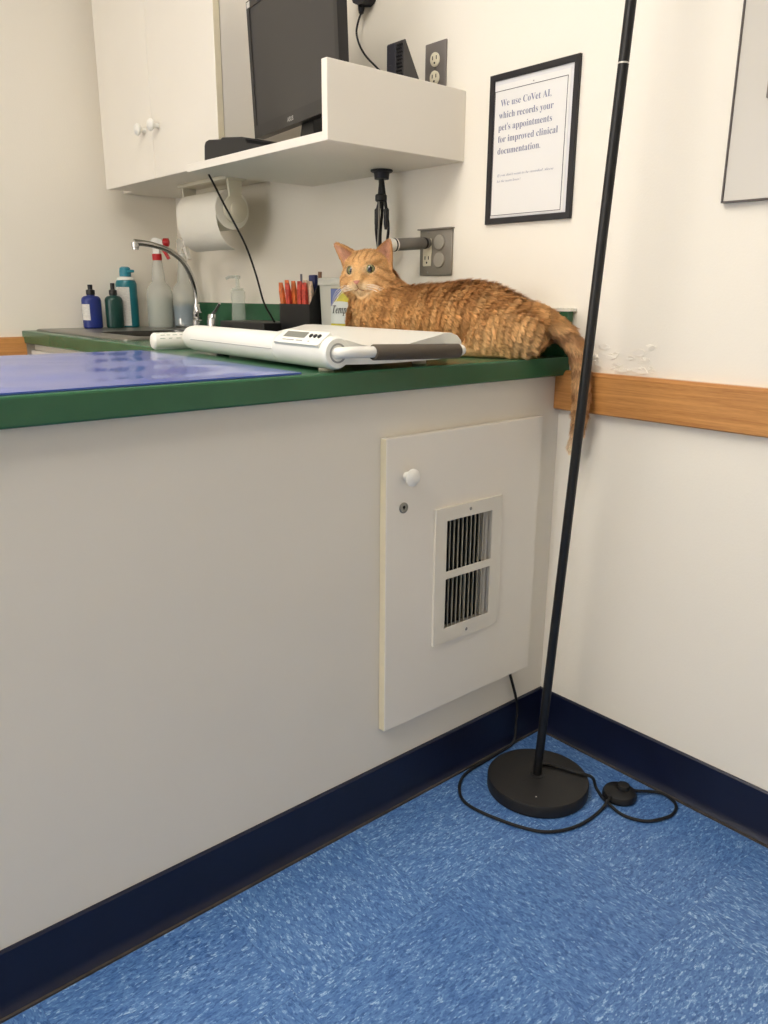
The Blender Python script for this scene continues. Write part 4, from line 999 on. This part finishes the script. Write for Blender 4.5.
for it in range(4):                                       # pull onto the exact surface, relaxing in between
    if it < 2:
        nbr = np.zeros_like(CV); cn = np.zeros(len(CV))
        for a, b in ((0, 1), (1, 2), (2, 3), (3, 0)):
            np.add.at(nbr, CF_[:, a], CV[CF_[:, b]]); np.add.at(cn, CF_[:, a], 1); np.add.at(nbr, CF_[:, b], CV[CF_[:, a]]); np.add.at(cn, CF_[:, b], 1)
        CV = CV * .5 + nbr / cn[:, None] * .5
    g = grad(CV); gl = np.linalg.norm(g, axis=1, keepdims=True); CV = CV - np.clip(sdf(CV), -.004, .004)[:, None] * g / np.maximum(gl, .3) ** 2 * np.where(gl > .3, 1, .3)

def smooth_noise(P, sc, seed=0):
    """cheap coherent noise in -1..1"""
    r_ = np.random.default_rng(seed); o_ = np.zeros(len(P))
    for k in range(9):
        d = r_.normal(size=3); d *= sc * r_.uniform(.6, 1.5) / np.linalg.norm(d); o_ += np.sin(P @ d + r_.uniform(0, 6.28))
    return o_ / 4.5
def col(*c): return np.array([lin(x) for x in c])
C_OR, C_DK, C_PALE, C_CREAM, C_PINK = col(203, 154, 96), col(154, 103, 56), col(220, 186, 134), col(240, 216, 178), col(200, 150, 126)
sst = lambda x, a, b: (lambda t: t * t * (3 - 2 * t))(np.clip((x - a) / (b - a), 0, 1))
def mixc(a, b, t): return a * (1 - t[:, None]) + b * t[:, None]
def coat(P, reg):
    n = len(P); q = P - R0; s = q @ A_; l = q @ Lc; h = q[:, 2]
    rg = np.array([PR[i][3] for i in reg])
    w1 = smooth_noise(P, 60, 1); w2 = smooth_noise(P, 150, 2); w3 = smooth_noise(P, 420, 3)
    c = np.tile(C_OR, (n, 1))
    # back darker, belly and haunch fur paler
    c = mixc(c, C_DK, sst(h, .075, .155) * .62 * (1 - sst(s, .26, .35)))
    c = mixc(c, C_PALE, (1 - sst(h, .005, .075)) * .60)
    c = mixc(c, C_PALE, sst(s, .31, .39) * .55)
    # thin tabby bands across the body
    band = np.sin(s * 118 + h * 26 + w1 * 2.0 + w2 * .8); bnd = sst(band, .0, .9)
    c = mixc(c, C_DK, bnd * .42 * sst(h, .02, .06) * (1 - .7 * sst(s, .28, .36)))
    c = mixc(c, C_PALE, sst(-band, .35, 1) * .22)
    hb = np.isin(rg, ['haunch', 'paw'])
    c[hb] = mixc(c[hb], C_PALE, np.full(hb.sum(), .28))
    nk = rg == 'neck'
    c[nk] = mixc(c[nk], C_OR * 1.08, np.full(nk.sum(), .65))
    # tail: buff with darker rings, pale at the tip
    tl_ = rg == 'tail'
    if tl_.any():
        D = np.linalg.norm(P[tl_][:, None] - TAIL[None], axis=2); j = D.argmin(1)
        z = P[tl_][:, 2]; rings = sst(np.sin(z * 165 + w2[tl_]), -.1, .7)
        tc_ = np.tile(col(208, 166, 118), (tl_.sum(), 1)); tc_ = mixc(tc_, col(138, 88, 50), rings * .55)
        tc_ = mixc(tc_, col(232, 206, 172), 1 - sst(z, .735, .785)); tc_ = mixc(tc_, c[tl_], sst(z, .955, 1.0)); c[tl_] = tc_
    # head
    hd_ = np.isin(rg, ['head', 'muzzle', 'ear', 'neck'])
    k = P[hd_] - HP; f_ = k @ F_; sd_ = k @ S_; u_ = k @ U_
    hc = np.tile(col(217, 172, 116), (hd_.sum(), 1)); rr_ = rg[hd_]
    fr = sst(f_, .012, .03)
    fore = sst(u_, .024, .032) * fr
    m_ = sst(np.cos(np.abs(sd_) * 430 + .4), .25, .9) * fore * (1 - sst(np.abs(sd_), .026, .034))
    hc = mixc(hc, C_DK, m_ * .75)
    ck = sst(np.sin((u_ * .8 + np.abs(sd_) * .55) * 420 + 1.0), .3, .95) * sst(np.abs(sd_), .026, .036) * (1 - sst(u_, .012, .022))
    hc = mixc(hc, C_DK, ck * .6)
    hc = mixc(hc, C_DK, .35 * sst(u_, .030, .05) * (1 - fr))
    mz = (1 - sst(np.sqrt(((f_ - .050) / .028) ** 2 + (sd_ / .030) ** 2 + ((u_ + .033) / .019) ** 2), .65, 1.25))
    hc = mixc(hc, C_CREAM * .90, mz * .78)
    br = (1 - sst(np.abs(sd_), .006, .012)) * sst(f_, .035, .045) * (1 - sst(u_, .004, .018)) * sst(u_, -.022, -.012)
    hc = mixc(hc, C_PALE, br * .5)
    for sg in (-1, 1):
        d = np.sqrt((sd_ - sg * .0222) ** 2 + ((u_ - .0080) * 1.25) ** 2); hc = mixc(hc, C_CREAM, (1 - sst(d, .011, .0180)) * fr * .40); hc = mixc(hc, col(88, 58, 38), (1 - sst(d, .0100, .0122)) * fr * .35)
    hc = mixc(hc, C_PALE, .25 * (1 - sst(u_, -.045, -.028)))
    ea = rr_ == 'ear'
    if ea.any():
        kk = np.where(sd_[ea] < 0, 0, 1); fr_ = np.zeros(ea.sum())
        for i in (0, 1):
            b, ax, fn_, sdv, hh = EARS[i]; qq = P[hd_][ea] - b; x = qq @ sdv; y = qq @ fn_; t = (qq @ ax) / hh
            hw = .0245 * np.clip(1 - t, 0, 1) ** .80 + .001
            ff = sst(y - (.34 * x * x / .02 - .004 * (1 - t)), 0, .003) * (1 - sst(np.abs(x) / hw, .62, .98)) * sst(t, .02, .2)
            fr_ = np.where(kk == i, ff, fr_)
        ec = np.tile(col(200, 150, 98), (ea.sum(), 1)); ec = mixc(ec, C_PINK, fr_ * .85); hc[ea] = ec
    wgt = np.where(rr_ == 'neck', sst(u_, -.075, -.035) * .8, 1.0)
    c[hd_] = mixc(c[hd_], hc, wgt)
    c = c * (1 + .10 * w3 + .06 * w2)[:, None]
    return np.clip(c, 0, 1)

def bodyish0(R_): return ~np.isin(R_, ['head', 'muzzle', 'ear', 'tail', 'paw'])
def fur_material(name, rough=.65, trans=0):
    m = bpy.data.materials.new(name); m.use_nodes = True; nt = m.node_tree; b = nt.nodes['Principled BSDF']
    a = nt.nodes.new('ShaderNodeAttribute'); a.attribute_name = 'coat'
    nt.links.new(a.outputs['Color'], b.inputs['Base Color']); b.inputs['Roughness'].default_value = rough
    b.inputs['Specular IOR Level'].default_value = .25
    if trans:                                             # single hairs let light through
        tr = nt.nodes.new('ShaderNodeBsdfTranslucent'); mx = nt.nodes.new('ShaderNodeMixShader'); mx.inputs[0].default_value = trans
        nt.links.new(a.outputs['Color'], tr.inputs['Color']); nt.links.new(b.outputs[0], mx.inputs[1]); nt.links.new(tr.outputs[0], mx.inputs[2])
        nt.links.new(mx.outputs[0], nt.nodes['Material Output'].inputs['Surface'])
    return m
M_['fur'] = fur_material('orange_tabby_fur'); M_['strand'] = fur_material('orange_tabby_hair', .65, .20)
d_, REG = sdf(CV, True)
org = np.array([R0[0] - .05, R0[1] + .17, HC])
def np_mesh(name, V, F, colr=None, parent=None, m=None, loops=None):
    me = bpy.data.meshes.new(name)
    me.vertices.add(len(V)); me.vertices.foreach_set('co', np.ascontiguousarray(V - org, dtype=np.float32).ravel())
    if loops is None:
        tot = np.full(len(F), F.shape[1]); flat = F.ravel()
    else: tot, flat = loops
    me.loops.add(len(flat)); me.loops.foreach_set('vertex_index', np.ascontiguousarray(flat, dtype=np.int32))
    me.polygons.add(len(tot)); st = np.concatenate([[0], np.cumsum(tot)[:-1]])
    me.polygons.foreach_set('loop_start', st.astype(np.int32)); me.polygons.foreach_set('loop_total', tot.astype(np.int32))
    me.polygons.foreach_set('use_smooth', np.ones(len(tot), bool))
    me.update(calc_edges=True); me.validate()
    if colr is not None:
        at = me.color_attributes.new('coat', 'FLOAT_COLOR', 'POINT'); at.data.foreach_set('color', np.concatenate([colr, np.ones((len(colr), 1))], 1).astype(np.float32).ravel())
    me.materials.append(m)
    o = bpy.data.objects.new(name, me); COL.objects.link(o)
    if parent is None: o.location = org
    else: o.parent = parent
    return o
cat = np_mesh('cat', CV, CF_, coat(CV, REG), None, M_['fur'])
tag(cat, 'orange tabby cat lying on the green countertop with its tail hanging over the edge', 'cat')

# fur: short strands combed from nose to tail tip
TRI = np.concatenate([CF_[:, [0, 1, 2]], CF_[:, [0, 2, 3]]])
ta = CV[TRI]; nrm_ = np.cross(ta[:, 1] - ta[:, 0], ta[:, 2] - ta[:, 0]); area = np.linalg.norm(nrm_, axis=1) / 2
NF = 115000
cen = ta.mean(1); wgt = area * np.where(np.linalg.norm(cen - HP, axis=1) < .085, 2.6, 1.0) * np.where(cen[:, 2] < HC + .004, np.where(cen[:, 1] > -.02, .15, 1), 1)
pick = rng.choice(len(TRI), NF, p=wgt / wgt.sum())
b0, b1 = rng.random(NF), rng.random(NF); sw = b0 + b1 > 1; b0[sw], b1[sw] = 1 - b0[sw], 1 - b1[sw]
FP = ta[pick, 0] + (ta[pick, 1] - ta[pick, 0]) * b0[:, None] + (ta[pick, 2] - ta[pick, 0]) * b1[:, None]
FN = grad(FP); FN /= np.maximum(np.linalg.norm(FN, axis=1, keepdims=True), 1e-6)
WV = np.sin((FP - R0) @ A_ * 430 + (FP - R0)[:, 2] * 95 + smooth_noise(FP, 75, 31) * 3.2)
_, fr_reg = sdf(FP, True); RG = np.array([PR[i][3] for i in fr_reg])
q = FP - R0; fs_, fl_, fh_ = q @ A_, q @ Lc, q[:, 2]
flow = -A_[None] * 1.0 + Zc[None] * (-.75 * sst(np.abs(fl_), .02, .08))[:, None]
flow += (Lc[None] * (np.sign(fl_) * .25 * sst(fh_, .10, .15))[:, None])
m = np.isin(RG, ['haunch']); flow[m] = -A_ * .8 - Zc * .65
m = RG == 'paw'; flow[m] = A_ * 1.0 - Zc * .2
k = FP - HP; hf, hs_, hu = k @ F_, k @ S_, k @ U_
m = np.isin(RG, ['head', 'muzzle']); rad_ = FP - HW(.066, 0, -.018); rad_ /= np.linalg.norm(rad_, axis=1, keepdims=True); flow[m] = rad_[m] - F_ * .5 - Zc * .15
m = RG == 'ear'; flow[m] = U_ * 1.0 - F_ * .2
m = RG == 'neck'; flow[m] = -Zc * 1.0 - A_ * .45
m = RG == 'tail'
if m.any():
    D = np.linalg.norm(FP[m][:, None] - TAIL[None, :-1] * .5 - TAIL[None, 1:] * .5, axis=2); j = D.argmin(1); tg = TAIL[j + 1] - TAIL[j]; flow[m] = tg / np.linalg.norm(tg, axis=1, keepdims=True)
flow -= FN * (flow * FN).sum(1)[:, None]; flow /= np.maximum(np.linalg.norm(flow, axis=1, keepdims=True), 1e-6)
LEN = np.full(NF, .0165)
for key, v in (('haunch', .0145), ('paw', .006), ('head', .0085), ('muzzle', .0045), ('ear', .0040), ('neck', .017), ('tail', .015)): LEN[RG == key] = v
hd_m = np.isin(RG, ['head']); LEN[hd_m] *= 1 - .45 * sst(hf[hd_m], .015, .04); LEN[hd_m & (np.abs(hs_) > .034) & (hu < -.004)] *= 1.45
LEN *= rng.uniform(.72, 1.15, NF) * (1 + .18 * smooth_noise(FP, 90, 8))
# keep the eyes and the nose leather bare
EY = [HW(.0368, sg * .0222, .0080) for sg in (-1, 1)]
ok = np.ones(NF, bool)
for e in EY: ok &= np.sqrt(((FP - e) @ S_) ** 2 + (((FP - e) @ U_) * 1.3) ** 2 + (((FP - e) @ F_ - .008) * .6) ** 2) > .0112
ok &= np.linalg.norm(FP - HW(.0672, 0, -.0180), axis=1) > .0070
FP, FN, flow, LEN, RG, fr_reg = FP[ok], FN[ok], flow[ok], LEN[ok], RG[ok], fr_reg[ok]; NF = len(FP)
q = FP - R0; rump = (1 - sst(q @ A_, .10, .20)) * sst(q[:, 2], .10, .14) * bodyish0(RG)
lift = (np.where(np.isin(RG, ['head', 'muzzle', 'ear']), .30, .42) + .35 * rump)[:, None]; LEN = LEN * (1 + .25 * rump)
wv = WV[ok] * bodyish0(RG) * (.45 + .55 * (1 - sst(q @ A_, .16, .30)))
lift = lift + (.26 * wv)[:, None]; LEN = LEN * (1 + .22 * wv)
jit = rng.normal(size=(NF, 3)) * .17 + np.stack([smooth_noise(FP, 170, 20 + i) for i in range(3)], 1) * .16
dir0 = flow + FN * lift * 1.5 + jit; dir0 /= np.linalg.norm(dir0, axis=1, keepdims=True)
dir1 = flow + FN * lift * .45 + jit * 1.2; dir1 /= np.linalg.norm(dir1, axis=1, keepdims=True)
p0 = FP - FN * .0006; p1 = p0 + dir0 * (LEN * .42)[:, None]; p2 = p1 + dir1 * (LEN * .34)[:, None]; dir2 = dir1 + flow * .35; dir2 /= np.linalg.norm(dir2, axis=1, keepdims=True); p3 = p2 + dir2 * (LEN * .30)[:, None]
# clumps: tips gather into tufts
NC = 9500; ci = rng.choice(NF, NC, replace=False); kd = kdtree.KDTree(NC)
for i, a in enumerate(ci): kd.insert(FP[a], i)
kd.balance()
near = ci[np.array([kd.find(p)[1] for p in FP])]
ct_ = p3[near]; cm = p2[near]; dd = np.linalg.norm(FP - FP[near], axis=1); st_ = np.where(np.isin(RG, ['head', 'muzzle', 'ear', 'paw']), .25, .5) * (dd < .012)
p3 = p3 + (ct_ - p3) * st_[:, None]; p2 = p2 + (cm - p2) * (st_ * .45)[:, None]
for p in (p1, p2, p3):                                    # not through the counter, not into the wall
    on = p[:, 1] > -.022; p[:, 2] = np.where(on, np.maximum(p[:, 2], HC + .0012), p[:, 2]); p[:, 0] = np.minimum(p[:, 0], np.where(p[:, 2] < HC + .1, -.0235, -.004))
wd = np.cross(dir1, FN); wd /= np.maximum(np.linalg.norm(wd, axis=1, keepdims=True), 1e-6)
hwid = np.where(np.isin(RG, ['head', 'muzzle', 'ear', 'paw']), .00040, .00062)[:, None]
SV = np.stack([p0 - wd * hwid, p0 + wd * hwid, p1 - wd * hwid, p1 + wd * hwid, p2 - wd * hwid * .75, p2 + wd * hwid * .75, p3], 1).reshape(-1, 3)
clv = rng.uniform(.86, 1.13, NF)[near]; bodyish = ~np.isin(RG, ['head', 'muzzle', 'ear'])
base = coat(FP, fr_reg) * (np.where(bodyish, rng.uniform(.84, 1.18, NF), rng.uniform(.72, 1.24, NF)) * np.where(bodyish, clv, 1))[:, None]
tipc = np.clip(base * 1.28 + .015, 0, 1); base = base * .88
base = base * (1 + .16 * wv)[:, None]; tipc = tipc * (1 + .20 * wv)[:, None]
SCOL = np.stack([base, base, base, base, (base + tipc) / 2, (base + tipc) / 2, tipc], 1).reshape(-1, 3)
i0 = np.arange(NF) * 7
flat = np.stack([i0, i0 + 1, i0 + 3, i0 + 2, i0 + 2, i0 + 3, i0 + 5, i0 + 4, i0 + 4, i0 + 5, i0 + 6], 1).ravel(); tot = np.tile([4, 4, 3], NF)
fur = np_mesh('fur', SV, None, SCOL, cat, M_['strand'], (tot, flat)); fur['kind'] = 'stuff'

# eyes, nose, mouth, whiskers
class Loc(MB):
    pass
cat_off = cat
def eye_mat():
    m = bpy.data.materials.new('cat_eye'); m.use_nodes = True; nt = m.node_tree; b = nt.nodes['Principled BSDF']; N = nt.nodes.new; L = nt.links.new
    a = N('ShaderNodeAttribute'); a.attribute_name = 'coat'; L(a.outputs['Color'], b.inputs['Base Color']); b.inputs['Roughness'].default_value = .06; b.inputs['Coat Weight'].default_value = .6
    return m
M_['eye'] = eye_mat()
look = np.array([-1.35, -.85, 1.06]) - HP; look /= np.linalg.norm(look)
for e in EY:
    nu, nv = 40, 28; r_ = .0130; V = []; C = []
    ez = look; ex_ = np.cross(Zc, ez); ex_ /= np.linalg.norm(ex_); ey_ = np.cross(ez, ex_)
    for i in range(nv + 1):
        th = pi * i / nv
        for j in range(nu):
            ph_ = 2 * pi * j / nu; v = ez * cos(th) + (ex_ * cos(ph_) + ey_ * sin(ph_)) * sin(th)
            V.append(e + v * r_ * (1 if i else 1.0))
            px_, py_ = sin(th) * cos(ph_), sin(th) * sin(ph_)
            pup = sqrt((px_ / .42) ** 2 + (py_ / .54) ** 2); a_ = sqrt(px_ ** 2 + py_ ** 2)
            c_ = col(10, 10, 9) if pup < 1 else (col(120, 120, 78) * (1 - .25 * (a_ - .3)) if a_ < .74 else col(40, 30, 20))
            C.append(c_)
    F = np.array([(i * nu + j, (i + 1) * nu + j, (i + 1) * nu + (j + 1) % nu, i * nu + (j + 1) % nu) for i in range(nv) for j in range(nu)])
    np_mesh('eye', np.array(V), F, np.array(C), cat, M_['eye'])
mb = MB()
npts = [(.0682, -.0085, -.0135), (.0700, 0, -.0125), (.0682, .0085, -.0135), (.0700, .0050, -.0190), (.0690, 0, -.0235), (.0700, -.0050, -.0190)]
ring0 = [HW(f_ - .006, s_, u_) for f_, s_, u_ in npts]; ring1 = [HW(f_ - .0005, s_ * .9, (u_ + .018) * .9 - .018) for f_, s_, u_ in npts]; ring2 = [HW(f_ + .0008, s_ * .45, (u_ + .018) * .45 - .018) for f_, s_, u_ in npts]
mb.loft([ring0, ring1, ring2]); o = mb.build('nose', M_['nose'], cat)
mb = MB()
mb.tube([HW(.0680, 0, -.0235), HW(.0630, 0, -.0280), HW(.0595, 0, -.0315)], .0007, 6)
for sg in (1, -1): mb.tube([HW(.0595, 0, -.0315), HW(.0580, sg * .006, -.0350), HW(.0520, sg * .014, -.0368), HW(.0430, sg * .022, -.0350)], .0007, 6)
mb.build('mouth', mat('brown_mouth_line', rgb(120, 70, 50), .7), cat)
r2 = random.Random(5)
for sg in (-1, 1):
    for k in range(6):
        u0 = -.025 - .004 * (k % 3); s0 = sg * (.014 + .003 * (k // 3)); f0 = .056 - .004 * (k // 3)
        L_ = .050 + .014 * r2.random(); up = .35 - .20 * k + .1 * r2.random()
        mb = MB(); mb.tube([HW(f0, s0, u0), HW(f0 + .004, s0 + sg * L_ * .4, u0 + .006 * up - .002), HW(f0 - .006, s0 + sg * L_ * .78, u0 + .014 * up - .016), HW(f0 - .014, s0 + sg * L_, u0 + .016 * up - .030)], [.00050, .00042, .0003, .0001], 5)
        mb.build('whisker', M_['whisk'], cat)


# ------------------------------------------------------------------ world, camera, view
w = bpy.data.worlds.new('room_air'); SC.world = w; w.use_nodes = True
w.node_tree.nodes['Background'].inputs['Color'].default_value = (.9, .92, 1, 1); w.node_tree.nodes['Background'].inputs['Strength'].default_value = .05
cam = bpy.data.cameras.new('camera'); co = bpy.data.objects.new('camera', cam); COL.objects.link(co)
cam.sensor_fit = 'VERTICAL'; cam.sensor_height = 36; cam.sensor_width = 27; cam.lens = 782.918 / 1024 * 36
r = Vector((.75803049, -.65218125, .00702828)); u = Vector((.16927266, .20712952, .96355806)); f = Vector((.62987026, .72921669, -.26740695))
m3 = Matrix((r, u, -f)).transposed(); co.matrix_world = Matrix.Translation((-1.44373624, -1.07320435, 1.04025597)) @ m3.to_4x4()
cam.clip_start = .05
SC.camera = co
vs_ = SC.view_settings; vs_.view_transform = 'Standard'; vs_.look = 'None'; vs_.gamma = 1; vs_.exposure = 1.06; vs_.use_curve_mapping = False
SC.cycles.use_denoising = True
SC.cycles.max_bounces = 10; SC.cycles.diffuse_bounces = 6; SC.cycles.transparent_max_bounces = 12
